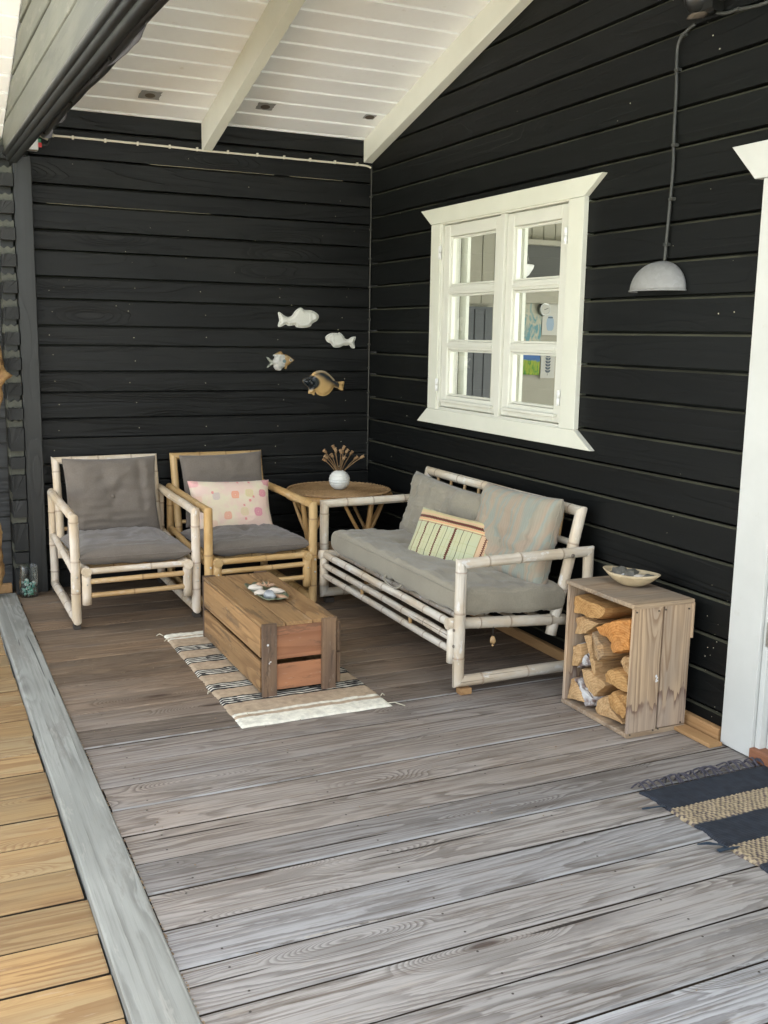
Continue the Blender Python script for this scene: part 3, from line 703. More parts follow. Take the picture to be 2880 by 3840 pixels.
def art(name, x0, x1, z0, z1, mat, label, cat, y=.100, tilt=0):
    o = plank(name, ((x0+x1)/2, y, (z0+z1)/2), (x1-x0, .003, z1-z0), mat, rot=(0, tilt, 0), ch=.0005); return tag(o, label, cat)
t = NT('blue_watercolour'); v = t.coord(False); n = t.noise(t.scale(v, (14, 1, 9)), 1, 3, .6, 1.5); n2 = t.noise(v, 7, 2)
M['art1'] = t.fin(t.mix(t.ramp(n, .42, .62), (.42, .40, .30), t.mix(n2, (.08, .24, .26), (.16, .28, .30))), .8)
t = NT('meadow_painting'); v = t.coord(False); sx = t.n('SeparateXYZ'); t.L(v, sx.inputs[0]); n = t.noise(t.scale(v, (60, 1, 14)), 1, 3, .6, 1)
gr = t.mix(t.ramp(n, .35, .6), (.04, .20, .03), (.26, .32, .03)); n3 = t.noise(v, 22, 3)
M['art2'] = t.fin(t.mix(t.ramp(t.math('ADD', sx.outputs[2], t.math('MULTIPLY', n3, .03)), .03, .045), gr, t.mix(n3, (.03, .08, .25), (.07, .17, .36))), .8)
M['paper'] = painted('card_paper', (.50, .485, .43), None, .8, .02, .2)
M['ink'] = painted('grey_ink', (.10, .12, .14), None, .8); M['binki'] = painted('blue_ink', (.30, .38, .46), None, .8)
M['steel'] = painted('steel', (.45, .45, .42), None, .3, .05, .5); M['steel'].node_tree.nodes['Principled BSDF'].inputs['Metallic'].default_value = .9
art('painting', 1.195, 1.384, 1.47, 1.745, M['art1'], 'loose blue green watercolour pinned inside, seen through the middle right pane', 'painting', .104)
art('painting', 1.195, 1.384, 1.24, 1.40, M['art2'], 'small painting of green meadow under blue sky, lower right pane', 'painting', .104, .04)
def card(x0, x1, z0, z1, label, draw):
    c = thing('card', ((x0+x1)/2, .10, (z0+z1)/2), label, 'card')
    plank('sheet', ((x0+x1)/2, .100, (z0+z1)/2), (x1-x0, .002, z1-z0), M['paper'], c, ch=.0003); draw(c)
def leafdraw(c):
    V, F = tubeVF([(1.450, .0975, 1.235), (1.452, .0975, 1.30), (1.449, .0975, 1.375)], .0012, 5)
    def leaf(cx, cz, a, L=.018):
        b = len(V)
        for u, w in ((0, 0), (.35, .28), (.7, .22), (1, 0), (.7, -.22), (.35, -.28)):
            V.append(Vector((cx+L*(u*math.cos(a)-w*math.sin(a)), .0975, cz+L*(u*math.sin(a)+w*math.cos(a)))))
        F.append((b, b+1, b+2, b+3, b+4, b+5))
    for k in range(6):
        for s in (0, 1): leaf(1.451, 1.255+k*.022, (PI-.7) if s else .7, .030)
    obj('leaf_print', V, F, M['ink'], c, loc=(1.45, .0975, 1.3))
card(1.39, 1.512, 1.215, 1.39, 'white card with a printed leafy branch, lower right pane', leafdraw)
def jardraw(c):
    V = []; F = []; pr = [(-.018, 1.655), (-.018, 1.645), (-.028, 1.635), (-.033, 1.60), (-.028, 1.565), (-.016, 1.552)]
    pts = pr+[(-a, b) for a, b in reversed(pr)]
    V = [(1.455+a, .0975, b) for a, b in pts]; obj('jar_sketch', V, [tuple(range(len(V)))], M['binki'], c, loc=(1.45, .0975, 1.6))
    V2 = [(1.455+x_, .0965, z_) for x_, z_ in ((-.02, 1.648), (.02, 1.648), (.02, 1.640), (-.02, 1.640))]; obj('jar_sketch', V2, [(0, 1, 2, 3)], M['ink'], c, loc=(1.45, .0965, 1.6))
card(1.388, 1.53, 1.52, 1.745, 'white card with a pale blue jar sketch, middle right pane', jardraw)
ck = thing('wall_clock', (1.388, .09, 1.70), 'small round steel clock on the kitchen wall between the two pictures', 'clock')
V, F = latheVF([(0, .0), (.046, .0), (.046, .028), (.040, .034), (.036, .028), (0, .028)], 32)
o = obj('clock_case', V, F, M['steel'], ck, loc=(1.388, .095, 1.70), rot=(PI/2, 0, 0), smooth=True)
V, F = latheVF([(.034, .030), (0, .030)], 32); obj('clock_face', V, F, M['paper'], ck, loc=(1.388, .095, 1.70), rot=(PI/2, 0, 0))
tube('clock_hand', [(1.388, .0635, 1.70), (1.41, .0635, 1.708)], .0018, M['ink'], ck, 5); tube('clock_hand', [(1.388, .0635, 1.70), (1.378, .0635, 1.70)], .0022, M['ink'], ck, 5)
bl = thing('bowl_lamp', (.85, -.35, 1.93), 'white glass bowl lamp hanging in the room, seen behind the window mullion', 'lamp')
V, F = latheVF([(.0, -.075), (.05, -.07), (.09, -.04), (.115, .0), (.12, .02), (.112, .022), (.085, -.035), (.0, -.06)], 36)
obj('bowl', V, F, M['wplastic'], bl, loc=(.82, -.42, 1.935), rot=(0, 0, 0), smooth=True)
for k in range(3):
    a = k*2.09; tube('chain', [(.82+.11*math.cos(a), -.42+.11*math.sin(a), 1.95), (.82, -.42, 2.35)], .0015, M['steel'], bl, 4)
tube('rod', [(.82, -.42, 2.35), (.82, -.42, 2.85)], .004, M['steel'], bl, 6)
# ================================================================ door on the right
dr = thing('door', (-.02, -3.9, 0), 'white door with wide pale casing at the right edge of the photo', 'door')
yz_prism('casing_side', [(-3.357, 2.055), (-3.508, 2.055), (-3.510, .004), (-3.357, .004)], -.034, -.001, M['casing'], dr)
yz_prism('casing_head', [(-3.196, 2.180), (-4.50, 2.18), (-4.34, 2.0565), (-3.317, 2.0565)], -.037, -.001, M['casing'], dr)
yz_prism('jamb', [(-3.512, 2.05), (-3.535, 2.05), (-3.535, .004), (-3.512, .004)], -.020, .10, M['casing'], dr)
yz_prism('leaf', [(-3.538, 2.04), (-4.379, 2.04), (-4.379, .03), (-3.538, .03)], .010, .05, M['casing'], dr)
yz_prism('casing_side', [(-4.34, 2.055), (-4.49, 2.055), (-4.49, .004), (-4.34, .004)], -.034, -.001, M['casing'], dr)
yz_prism('hinge', [(-3.528, .52), (-3.545, .52), (-3.545, .43), (-3.528, .43)], -.026, .008, M['steel'], dr, .002)
M['redwood'] = wood('reddish_threshold', (.26, .11, .055), (.15, .06, .03), (.1, .04, .02), 'Y', .6, 8, 6, .6, .3, .6, .4, .001, .1)
yz_prism('frame_head', [(-3.40, 2.12), (-4.40, 2.12), (-4.40, 2.042), (-3.40, 2.042)], .001, .09, M['plastic'], dr)
yz_prism('door_sill', [(-3.512, .045), (-4.33, .045), (-4.33, .004), (-3.512, .004)], -.045, .06, M['redwood'], dr)
# ================================================================ cables, boxes, lamp
cbp = [(-2.012, -.010, 2.551), (-1.652, -.010, 2.552), (-1.288, -.010, 2.550), (-1.09, -.012, 2.546), (-.76, -.010, 2.547), (-.423, -.010, 2.547), (-.109, -.010, 2.547), (-.04, -.010, 2.545), (-.016, -.014, 2.535), (-.012, -.014, 2.50), (-.012, -.014, 2.0), (-.010, -.012, 1.2), (-.012, -.012, .62)]
cw = thing('power_cable', (-1, -.01, 2.55), 'cream electric cable clipped along the top of the black back wall and down the corner', 'cable')
tube('cable_run', spline(cbp[:9], 5), .0062, M['cable'], cw, 8)
M['dcable'] = painted('painted_over_cable', (.075, .072, .058), (.03, .03, .026), .5)
tube('corner_run', spline(cbp[8:], 8), .0045, M['dcable'], cw, 8)
for x in (-1.828, -1.652, -1.471, -1.288, -1.127, -.942, -.76, -.591, -.423, -.259, -.109): plank('cable_clip', (x, -.009, 2.5505), (.011, .018, .020), M['cable'], cw, ch=.002)
for z in (2.36, 2.16, 1.98, 1.80, 1.60, 1.44, 1.29, 1.13, .97, .80): plank('cable_clip', (-.012, -.014, z), (.016, .016, .010), M['dcable'], cw, ch=.002)
eb = thing('junction_box', (-2.06, -.06, 2.5), 'white junction box with red and green plugs above the corner post', 'electrical box')
plank('box', (-2.065, -.05, 2.515), (.085, .075, .115), M['wplastic'], eb, ch=.005)
tube('conduit', [(-2.02, -.035, 2.552), (-1.93, -.012, 2.551)], .010, M['cable'], eb, 8); tube('conduit', [(-2.02, -.05, 2.545), (-1.965, -.02, 2.528)], .009, M['cable'], eb, 8)
plank('plug', (-2.012, -.06, 2.487), (.020, .02, .022), M['red'], eb); plank('plug', (-2.013, -.055, 2.508), (.018, .018, .020), M['green'], eb)
tube('black_lead', spline([(-2.005, -.06, 2.49), (-1.97, -.05, 2.495), (-1.955, -.03, 2.525), (-1.965, -.03, 2.56), (-1.99, -.05, 2.60)], 6), .004, M['bcable'], eb, 8)
for i, (cx, cyy, hw) in enumerate(((-1.452, -.267, .058), (-.802, -.286, .052), (-.160, -.305, .042))):
    pt = thing('mesh_patch', (cx, cyy, zceil(cyy)), ['grey mesh patch on the ceiling left of the middle rafter', 'torn grey mesh patch on the ceiling just right of the middle rafter', 'small grey mesh patch on the ceiling by the side wall rafter'][i], 'mesh patch', 'mesh patches over holes in the ceiling')
    rr = random.Random(i+41); V = []; 
    for k in range(24):
        a = 2*PI*k/24; m = max(abs(math.cos(a)), abs(math.sin(a))); r = hw/m*rr.uniform(.9, 1.04)*(1 if i < 2 else .85)
        x = cx+r*math.cos(a); y = cyy+r*.75*math.sin(a); V.append((x, y, zceil(y)-.012))
    if i == 0:
        M['mesh'] = painted('grey_mesh', (.33, .33, .32), (.24, .24, .23), .7, .3, sc=300); M['hole'] = painted('dusty_dark_hole', (.075, .06, .045), (.12, .10, .07), .9)
    o = obj('mesh_sheet', V, [tuple(range(24))], M['mesh'], pt, loc=(cx, cyy, zceil(cyy))); s = o.modifiers.new('s', 'SOLIDIFY'); s.thickness = .0015
    V = [(cx+.028*math.cos(2*PI*k/20), cyy+.024*math.sin(2*PI*k/20), zceil(cyy+.024*math.sin(2*PI*k/20))-.0150) for k in range(20)]
    o = obj('hole', V, [tuple(range(20))], M['hole'], pt, loc=(cx, cyy, zceil(cyy))); s = o.modifiers.new('s', 'SOLIDIFY'); s.thickness = .001
# wall lamp
t = NT('galvanised_steel'); v = t.coord(False); c1 = t.vor(v, 60, out=1); n1 = t.noise(v, 25, 4, .6); hsv = t.n('RGBToBW'); t.L(c1, hsv.inputs[0])
M['galv'] = t.fin(t.mix(t.math('MULTIPLY', hsv.outputs[0], .5), (.25, .25, .24), (.34, .345, .335)), t.math('MULTIPLY_ADD', n1, .2, .55), t.bump(n1, .2, .002), .4, .15)
lp = thing('wall_lamp', (-.01, -2.82, 1.70), 'galvanised half dome wall lamp hanging on its black cable right of the window', 'lamp')
V = []; F = []; n, m = 28, 14
for i in range(m+1):
    ph = PI/2*i/m
    for j in range(n+1):
        th_ = PI*j/n; r = .150*math.cos(ph)**.97 if i < m else .0001
        V.append((-.004-r*.68*math.sin(th_), -2.822+r*math.cos(th_)*.98, 1.692+.116*math.sin(ph)))
for i in range(m):
    for j in range(n): a = i*(n+1)+j; F.append((a, a+n+1, a+n+2, a+1))
o = obj('shade', V, F, M['galv'], lp, loc=(-.01, -2.82, 1.70), smooth=True); s = o.modifiers.new('s', 'SOLIDIFY'); s.thickness = .003; s.offset = 1
V, F = latheVF([(0, -.01), (.012, -.01), (.02, .01), (.018, .035), (.010, .05), (0, .05)], 16); obj('bulb', V, F, M['wplastic'], lp, loc=(-.06, -2.82, 1.715), smooth=True)
tube('rim', [(-.004-.103*math.sin(PI*j/24), -2.822+.148*math.cos(PI*j/24), 1.692) for j in range(25)], .0032, M['galv'], lp, 6)
lc = thing('lamp_cable', (-.01, -2.85, 2.3), 'black cable clipped up the side wall from the half dome lamp', 'cable')
tube('cable_run', spline([(-.012, -2.843, 1.80), (-.012, -2.852, 1.98), (-.011, -2.858, 2.15), (-.012, -2.852, 2.283), (-.011, -2.849, 2.434), (-.013, -2.842, 2.575), (-.016, -2.858, 2.622), (-.016, -2.892, 2.644), (-.014, -2.935, 2.659)], 6), .0065, M['bcable'], lc, 8)
tube('cable_run', spline([(-.014, -3.05, 2.668), (-.015, -3.10, 2.655), (-.012, -3.16, 2.652), (-.012, -3.299, 2.641), (-.012, -3.6, 2.66)], 6), .0065, M['bcable'], lc, 8)
for y_, z_ in ((-2.852, 2.515), (-2.862, 2.24), (-2.866, 2.04), (-2.85, 1.87), (-2.875, 2.636), (-3.15, 2.653)): plank('cable_clip', (-.012, y_, z_), (.020, .022, .012), M['bcable'], lc, ch=.002)
fl = thing('flood_light', (-.05, -3.0, 2.75), 'black outdoor wall fitting with dusted underside, cut off at the top right', 'light fitting')
blob('housing', (-.055, -2.985, 2.745), (.05, .055, .075), M['plastic'], fl, 3, .12, 1.5); plank('mount', (-.03, -3.02, 2.70), (.055, .10, .06), M['plastic'], fl, ch=.008)
blob('housing', (-.055, -3.12, 2.745), (.045, .05, .06), M['plastic'], fl, 8, .12, 1.5); tube('stem', [(-.04, -3.045, 2.665), (-.04, -3.045, 2.80)], .012, M['plastic'], fl, 10)
blob('dust_nest', (-.045, -2.985, 2.672), (.03, .05, .006), M['hole'], fl, 5, .5, 3)
# ================================================================ furniture
M['bamw'] = bamboo_mat('bleached_bamboo', (.72, .635, .52), (.60, .48, .32), (.78, .74, .69), (.27, .17, .10), .75, .6)
M['bamw2'] = bamboo_mat('bleached_bamboo_sofa', (.70, .655, .555), (.60, .50, .36), (.77, .75, .70), (.24, .15, .09), .8, .7)
M['bamt'] = bamboo_mat('tan_bamboo_rail', (.58, .40, .20), (.50, .31, .13), (.66, .54, .38), (.20, .10, .04), .4, .2)
M['bamh'] = bamboo_mat('honey_bamboo', (.60, .41, .19), (.50, .31, .12), (.66, .52, .32), (.22, .11, .04), .55, .35, .45)
M['greyf'] = fabric('grey_linen', (.165, .142, .118), (.195, .168, .140))
M['taupe'] = fabric('taupe_ribbed_linen', (.330, .300, .228), (.290, .262, .200), weave=300, rib=.25)
t = NT('taupe_cloth_with_faint_pattern'); v = t.coord(False)
wv = t.noise(t.scale(v, (5, 1.6, 3)), 1, 2, .5, .6); fr_ = t.math('FRACT', t.math('MULTIPLY', wv, 7)); n2_ = t.noise(v, 160, 2, .7); rb_ = t.n('TexWave', wave_type='BANDS', bands_direction='X'); t.L(v, rb_.inputs[0]); rb_.inputs['Scale'].default_value = 22
c_ = t.mix(t.ramp(fr_, .15, .35), (.330, .300, .228), (.375, .295, .215)); c_ = t.mix(t.ramp(fr_, .5, .75), c_, (.285, .305, .255)); c_ = t.mix(t.math('MULTIPLY', rb_.outputs['Fac'], .25), c_, (.24, .22, .17))
M['taupe2'] = t.fin(c_, .95, t.bump(n2_, .4, .0008), .15, sheen=.2)
M['foot'] = painted('dark_foot', (.06, .05, .04), None, .8)
M['bolt'] = painted('zinc_bolt', (.62, .60, .52), (.45, .42, .34), .45)
M['dbolt'] = painted('rusty_bolt', (.12, .10, .08), (.2, .17, .13), .5)
def n2(a, b): return (Vector(a)+Vector(b)).normalized()
RS = .90
def loop(parent, P, r, mat, seed, names):
    """closed frame of four mitred culms through corner points P"""
    n = 4; D = [(Vector(P[(i+1) % n])-Vector(P[i])).normalized() for i in range(n)]
    for i in range(n):
        culm(names[i], P[i], P[(i+1) % n], r[i]*RS, mat, parent, n2(D[i-1], D[i]), n2(D[i], D[(i+1) % n]), seed+i)
def bolt(parent, p, d, mat=None, r=.006):
    p = Vector(p); d = Vector(d).normalized(); tube('bolt', [p, p+d*.004, p+d*.006], [r, r, r*.5], mat or M['bolt'], parent, 8)
def chair(cx, yF, hw, hwF, mw, ma, seed, label):
    c = thing('bamboo_armchair', (cx, -.5, 0), label, 'armchair', 'bamboo armchairs side by side against the back wall')
    yR = -.105; zt, zb = .574, .050
    for s in (-1, 1):
        x = cx+s*hw; R = .0265
        P = [(x, yF, zb), (x, yF, zt), (x, yR, zt+.006), (x, yR, zb)]
        loop(c, P, (R, .025, R*.95, .0255), mw if (s < 0 or mw is M['bamh']) else mw, seed+10*(s+1), ('front_leg', 'arm_rest', 'rear_leg', 'floor_rail'))
        culm('side_rail', (x, yF+.02, .285), (x, yR-.02, .335), .0175, mw, c, seed=seed+31+s)
        for yy in (yF, yR): plank('foot', (x, yy+.01, .012), (.035, .05, .022), M['foot'], c)
        for z in (.275, .205): bolt(c, (x+.004, yF-.026, z), (0, -1, 0))
        xs = cx+s*hwF
        culm('seat_side_rail', (xs, yF-.042, .300), (xs, -.16, .262), .0245, mw, c, seed=seed+40+s)
        culm('stub_post', (xs, yF-.016, .128), (xs, yF-.016, .282), .0235, mw, c, seed=seed+50+s, nodes=[])
        bolt(c, (xs, yF-.039, .235), (0, -1, 0), r=.004)
    for z, r, m in ((.299, .0165, mw), (.247, .0140, ma), (.174, .0135, ma)):
        culm('cross_rail', (cx-hwF+.012, yF-.016, z), (cx+hwF-.012, yF-.016, z+.004), r, m, c, seed=int(z*1000)+seed, nodes=[hwF+random.Random(seed+int(z*999)).uniform(-.06, .06)])
    for k in range(5):
        y = yF+.12+k*.12; culm('seat_slat', (cx-hwF, y, .300-.04*(k+1)/6), (cx+hwF, y, .300-.04*(k+1)/6), .011, ma, c, seed=seed+60+k, seg=8)
    bx = hw-.030; B = lambda s, z: Vector((cx+s*bx, -.075-.26*(.762-z), z))
    d1 = (B(-1, .762)-B(-1, .22)).normalized(); dx = Vector((1, 0, 0))
    culm('back_post', B(-1, .22), B(-1, .762), .0225, mw, c, None, n2(d1, dx), seed+70)
    culm('back_post', B(1, .22), B(1, .764), .0225, mw, c, None, n2(d1, -dx), seed+71)
    culm('back_rail', B(-1, .762), B(1, .764), .0205, mw, c, n2(d1, dx), n2(dx, -d1), seed+72)
    for z in (.38, .50): culm('back_cross_rail', B(-1, z), B(1, z), .011, ma, c, seed=seed+74, seg=8)
    for u in (-.45, -.15, .15, .45): culm('back_slat', B(u*2*.5, .38)+Vector((0, .01, 0)), B(u*2*.5, .75)+Vector((0, .01, 0)), .009, ma, c, seed=seed+80, seg=8)
    return c
chair(-1.717, -.928, .309, .258, M['bamw'], M['bamt'], 100, 'bleached pale bamboo armchair with grey cushions, the left one of the two')
chair(-1.052, -.955, .295, .253, M['bamh'], M['bamh'], 200, 'honey coloured bamboo armchair with the pink patterned pillow on it')
# ---------------------------------------------------------------- sofa
sf_ = thing('bamboo_sofa', (-.4, -1.7, 0), 'bleached two seat bamboo sofa with taupe cushions under the window', 'sofa')
mw = M['bamw2']
for k, (y, xf, sd) in enumerate(((-.893, -.665, 300), (-2.506, -.694, 340))):
    loop(sf_, [(xf, y, .058), (xf, y, .567), (-.052, y, .574), (-.052, y, .058)], (.0275, .026, .0265, .0275), mw, sd, ('front_leg', 'arm_rest', 'rear_leg', 'floor_rail'))
    for x in (xf+.03, -.08): plank('foot_block', (x, y, .014), (.05, .045, .027), M['tan'] if k else M['foot'], sf_)
    yy = -.985 if k == 0 else -2.456
    culm('seat_side_rail', (-.728, yy, .302), (-.13, yy, .258), .025, mw, sf_, seed=sd+7)
    culm('stub_post', (-.700, yy, .128), (-.700, yy, .284), .0245, mw, sf_, seed=sd+8, nodes=[])
    for z in (.285, .215): bolt(sf_, (xf-.026, y, z), (-1, 0, 0), M['dbolt'], .0065)
bolt(sf_, (-.155, -2.506-.027, .567), (0, -1, 0), M['dbolt'], .009)
for z, r in ((.301, .0185), (.241, .0165), (.185, .016)):
    culm('front_rail', (-.702, -.99, z), (-.702, -2.45, z-.003), r, mw, sf_, seed=int(z*1000)+9, nodes=[.14, .33, .55, .78, 1.0, 1.22, 1.38])
for y in (-1.51, -2.06): culm('spacer', (-.702, y, .186), (-.702, y, .241), .009, M['bamt'], sf_, seed=5, nodes=[])
for k in range(4): culm('seat_slat', (-.62+k*.13, -.99, .296-.01*k), (-.62+k*.13, -2.45, .296-.01*k), .013, mw, sf_, seed=400+k, seg=8)
B = lambda y, z: Vector((-.064-.245*(.742-z), y, z))
d1 = (B(-1, .742)-B(-1, .195)).normalized(); dy = Vector((0, -1, 0))
culm('back_post', B(-.995, .195), B(-.995, .742), .0245, mw, sf_, None, n2(d1, dy), 410)
culm('back_post', B(-2.452, .195), B(-2.452, .744), .0255, mw, sf_, None, n2(d1, -dy), 411)
culm('back_rail', B(-.995, .742), B(-2.452, .744), .0235, mw, sf_, n2(d1, dy), n2(dy, -d1), 412, nodes=[.10, .36, .62, .9, 1.16, 1.38])
culm('back_lower_rail', B(-.995, .60)+Vector((.012, 0, 0)), B(-2.452, .60)+Vector((.012, 0, 0)), .015, mw, sf_, seed=413)
for k in range(9): y = -1.12-k*.15; culm('back_slat', B(y, .60)+Vector((.012, 0, 0)), B(y, .725), .009, M['bamt'], sf_, seed=420+k, seg=8, nodes=[])
hc = thing('hanging_charm', (-.52, -2.47, .20), 'small shell charm hanging on a string under the sofa seat', 'charm')
tube('string', [(-.52, -2.49, .275), (-.52, -2.49, .235)], .0015, M['bcable'], hc, 5)
blob('shell', (-.52, -2.49, .215), (.014, .010, .018), M['bamt'], hc, 4, .4, 2); blob('bead', (-.52, -2.49, .192), (.005, .005, .006), M['bamt'], hc, 4, .1)
# ---------------------------------------------------------------- cushions
def pillow(name, c, ex, ey, w, h, t, mat, seed=0, p=4., q=.5, bow=.05, wr=.006, tufts=(), N=44, parent=None, warp=None, sagy=0., creases=()):
    ex = Vector(ex).normalized(); ey = Vector(ey); ey = (ey-ex*ey.dot(ex)).normalized(); ez = ex.cross(ey)
    V = []; F = []; U = [math.sin(PI/2*(-1+2*i/N)) for i in range(N+1)]
    for side in (1, -1):
        for j in range(N+1):
            for i in range(N+1):
                u, v = U[i], U[j]
                x = u*w/2*(1-bow*(1-v*v)**1.0*1.0*(abs(u)**2)); y = v*h/2*(1-bow*(1-u*u)*(abs(v)**2))
                e = max((1-abs(u)**p)*(1-abs(v)**p), 0)**q
                z = side*t/2*e
                nn = noise.noise(Vector((x*9+seed*3, y*9, side*2.)))*1.2+noise.noise(Vector((x*24+seed, y*12, seed)))*.5
                rg = 1-abs(noise.noise(Vector((x*7+y*9+seed, y*22-x*5, seed*.7+side))))*2.2
                cr = max(0, rg)**4
                z += side*e*(wr*nn + wr*.9*cr + wr*.9*noise.noise(Vector((x*4.2+seed*2, y*3.4, 7+seed))))
                for (a, b, dp, sg) in tufts:
                    dd = ((x-a)**2+(y-b)**2); an = math.atan2(y-b, x-a)
                    z -= side*e*(dp*math.exp(-dd/(sg*sg))+.25*dp*math.exp(-dd/(sg*sg*7))*math.cos(an*5+seed))
                for (a, dp, sg, horiz) in creases:
                    s_ = (y if horiz else x)-a-.022*noise.noise(Vector((x*5, y*5, seed+a*40)))
                    mk = min(1, max(0, .45+2.2*noise.noise(Vector(((x if horiz else y)*6, seed+a*31, 2))))) if sg < .0155 else 1
                    z -= side*e*dp*mk*(math.exp(-(s_/sg)**2)-.5*math.exp(-((s_-sg*2)/(sg*1.3))**2))
                edge = max(abs(u), abs(v))
                if edge > .999:
                    x += .003*noise.noise(Vector((x*30, y*30, seed+9))); y += .003*noise.noise(Vector((y*30, x*30, seed+5)))
                q3 = Vector((x, y, z))
                if warp: q3 = warp(q3)
                V.append(ex*q3.x+ey*q3.y+ez*q3.z)
    n1 = (N+1)**2
    for s in (0, 1):
        for j in range(N):
            for i in range(N):
                a = s*n1+j*(N+1)+i; f = (a, a+1, a+N+2, a+N+1); F.append(f if s == 0 else f[::-1])
    R = Matrix((ex, ey, ez)).transposed()
    # keep local axes = (ex,ey,ez) so that patterns follow the cloth
    Vl = [R.transposed() @ v for v in V]
    me = mesh(name, Vl, F, mat, True)
    import bmesh
    bm = bmesh.new(); bm.from_mesh(me); bmesh.ops.remove_doubles(bm, verts=bm.verts, dist=.0004); bm.to_mesh(me); bm.free()
    o = link(name, me, parent, c, R.to_quaternion()); return o, R
def button(par, R, off, r, mat):
    p = WP[par.name]+R @ Vector(off); me_o = None
    import bmesh
    bm = bmesh.new(); bmesh.ops.create_uvsphere(bm, u_segments=16, v_segments=8, radius=r)
    for v in bm.verts: v.co.z *= .5
    me = bpy.data.meshes.new('button'); bm.to_mesh(me); bm.free(); me.materials.append(mat); me.polygons.foreach_set('use_smooth', [True]*len(me.polygons))
    o = bpy.data.objects.new('button', me); COL.objects.link(o); o.parent = par; o.location = Vector(off); return o
def piping(par, R, w, h, bow, mat, r=.0028):
    P = []
    for k in range(161):
        a = k/160*4; e = int(min(a, 3.999)); f_ = (a-e)*2-1; u, v = ((f_, -1), (1, f_), (-f_, 1), (-1, -f_))[e]
        P.append((u*w/2*(1-bow*(1-v*v)*u*u), v*h/2*(1-bow*(1-u*u)*v*v), .0015*math.sin(k*.9)))
    V, F = tubeVF(P, r, 6, False); me = mesh('piping', V, F, mat, True); ob = bpy.data.objects.new('piping', me); COL.objects.link(ob); ob.parent = par
# armchair seat cushions
s1, R = pillow('seat_cushion', (-1.722, -.605, .352), (1, 0, -.004), (0, 1, -.035), .575, .68, .115, M['greyf'], 1, 5, .42, .055, .009, tufts=((0.0, .02, .018, .05),), creases=((-.30, .008, .008, True), (-.26, .010, .009, True), (-.12, .009, .010, True), (.08, .010, .010, False), (.19, .012, .010, False), (-.16, .010, .010, False)))
piping(s1, R, .575, .68, .055, M['greyf'])
tag(s1, 'grey linen seat cushion on the left bleached bamboo armchair', 'cushion', 'grey cushions on the bamboo armchairs')
b1, R = pillow('back_cushion', (-1.708, -.215, .565), (1, 0, 0), (0, .26, 1), .525, .445, .10, M['greyf'], 2, 4.5, .45, .06, .009, tufts=((0.0, -.005, .026, .05),), creases=((.02, .016, .010, True), (-.035, .012, .009, True), (-.075, .016, .010, True), (-.12, .014, .009, True), (-.16, .012, .009, True), (.10, .006, .012, True), (.17, .02, .014, False), (-.19, .012, .012, False)))
piping(b1, R, .525, .445, .06, M['greyf'])
tag(b1, 'grey linen back cushion with a centre button on the left armchair', 'cushion', 'grey cushions on the bamboo armchairs'); button(b1, R, (0, -.005, .030), .012, M['greyf'])
s2, R = pillow('seat_cushion', (-1.05, -.625, .348), (1, 0, 0), (0, 1, -.035), .565, .67, .105, M['greyf'], 3, 4.5, .42, .06, .009, tufts=((.02, .05, .02, .05),), creases=((-.27, .008, .01, True), (-.2, .008, .01, True), (.02, .012, .010, False), (.15, .010, .010, False), (-.18, .009, .010, False)))
piping(s2, R, .565, .67, .06, M['greyf'])
tag(s2, 'grey linen seat cushion on the honey coloured armchair, pointed front corner', 'cushion', 'grey cushions on the bamboo armchairs')
b2, R = pillow('back_cushion', (-1.038, -.195, .570), (1, 0, .02), (0, .26, 1), .505, .43, .08, M['greyf'], 4, 6, .42, .05, .006, creases=((.06, .007, .014, True), (.015, .008, .01, False)))
piping(b2, R, .505, .43, .05, M['greyf'])
tag(b2, 'grey linen back cushion behind the pink patterned pillow', 'cushion', 'grey cushions on the bamboo armchairs')
# patterned pillow
t = NT('pink_flower_print_linen'); v = t.coord(False); sx = t.n('SeparateXYZ'); t.L(v, sx.inputs[0]); X, Y = sx.outputs[0], sx.outputs[1]
nn = t.noise(v, 9, 4, .6); col = t.mix(t.ramp(nn, .38, .62), (.80, .70, .52), (.80, .60, .50)); nn2 = t.noise(t.scale(v, (1, 1, 0)), 14, 3, .6)
col = t.mix(t.math('MULTIPLY', t.ramp(nn2, .55, .7), .5), col, (.74, .70, .46))
def motif(col, x0, y0, r, c, amt, hole=True):
    dx = t.math('ABSOLUTE', t.math('SUBTRACT', X, x0)); dy = t.math('ABSOLUTE', t.math('SUBTRACT', Y, y0))
    d = t.math('POWER', t.math('ADD', t.math('POWER', dx, 3.2), t.math('POWER', dy, 3.2)), 1/3.2)
    d = t.math('ADD', d, t.math('MULTIPLY_ADD', t.noise(v, 60, 2), .010, -.005))
    col = t.mix(t.math('MULTIPLY', t.ramp(d, r, r*.88), amt), col, c)
    if hole:
        col = t.mix(t.math('MULTIPLY', t.math('MULTIPLY', t.ramp(d, r*.62, r*.55), t.ramp(d, r*.42, r*.48)), amt*.5), col, (.85, .45, .45))
        col = t.mix(t.math('MULTIPLY', t.ramp(d, r*.16, r*.10), amt), col, (.80, .55, .45))
    return col
PW, PH = .495, .305
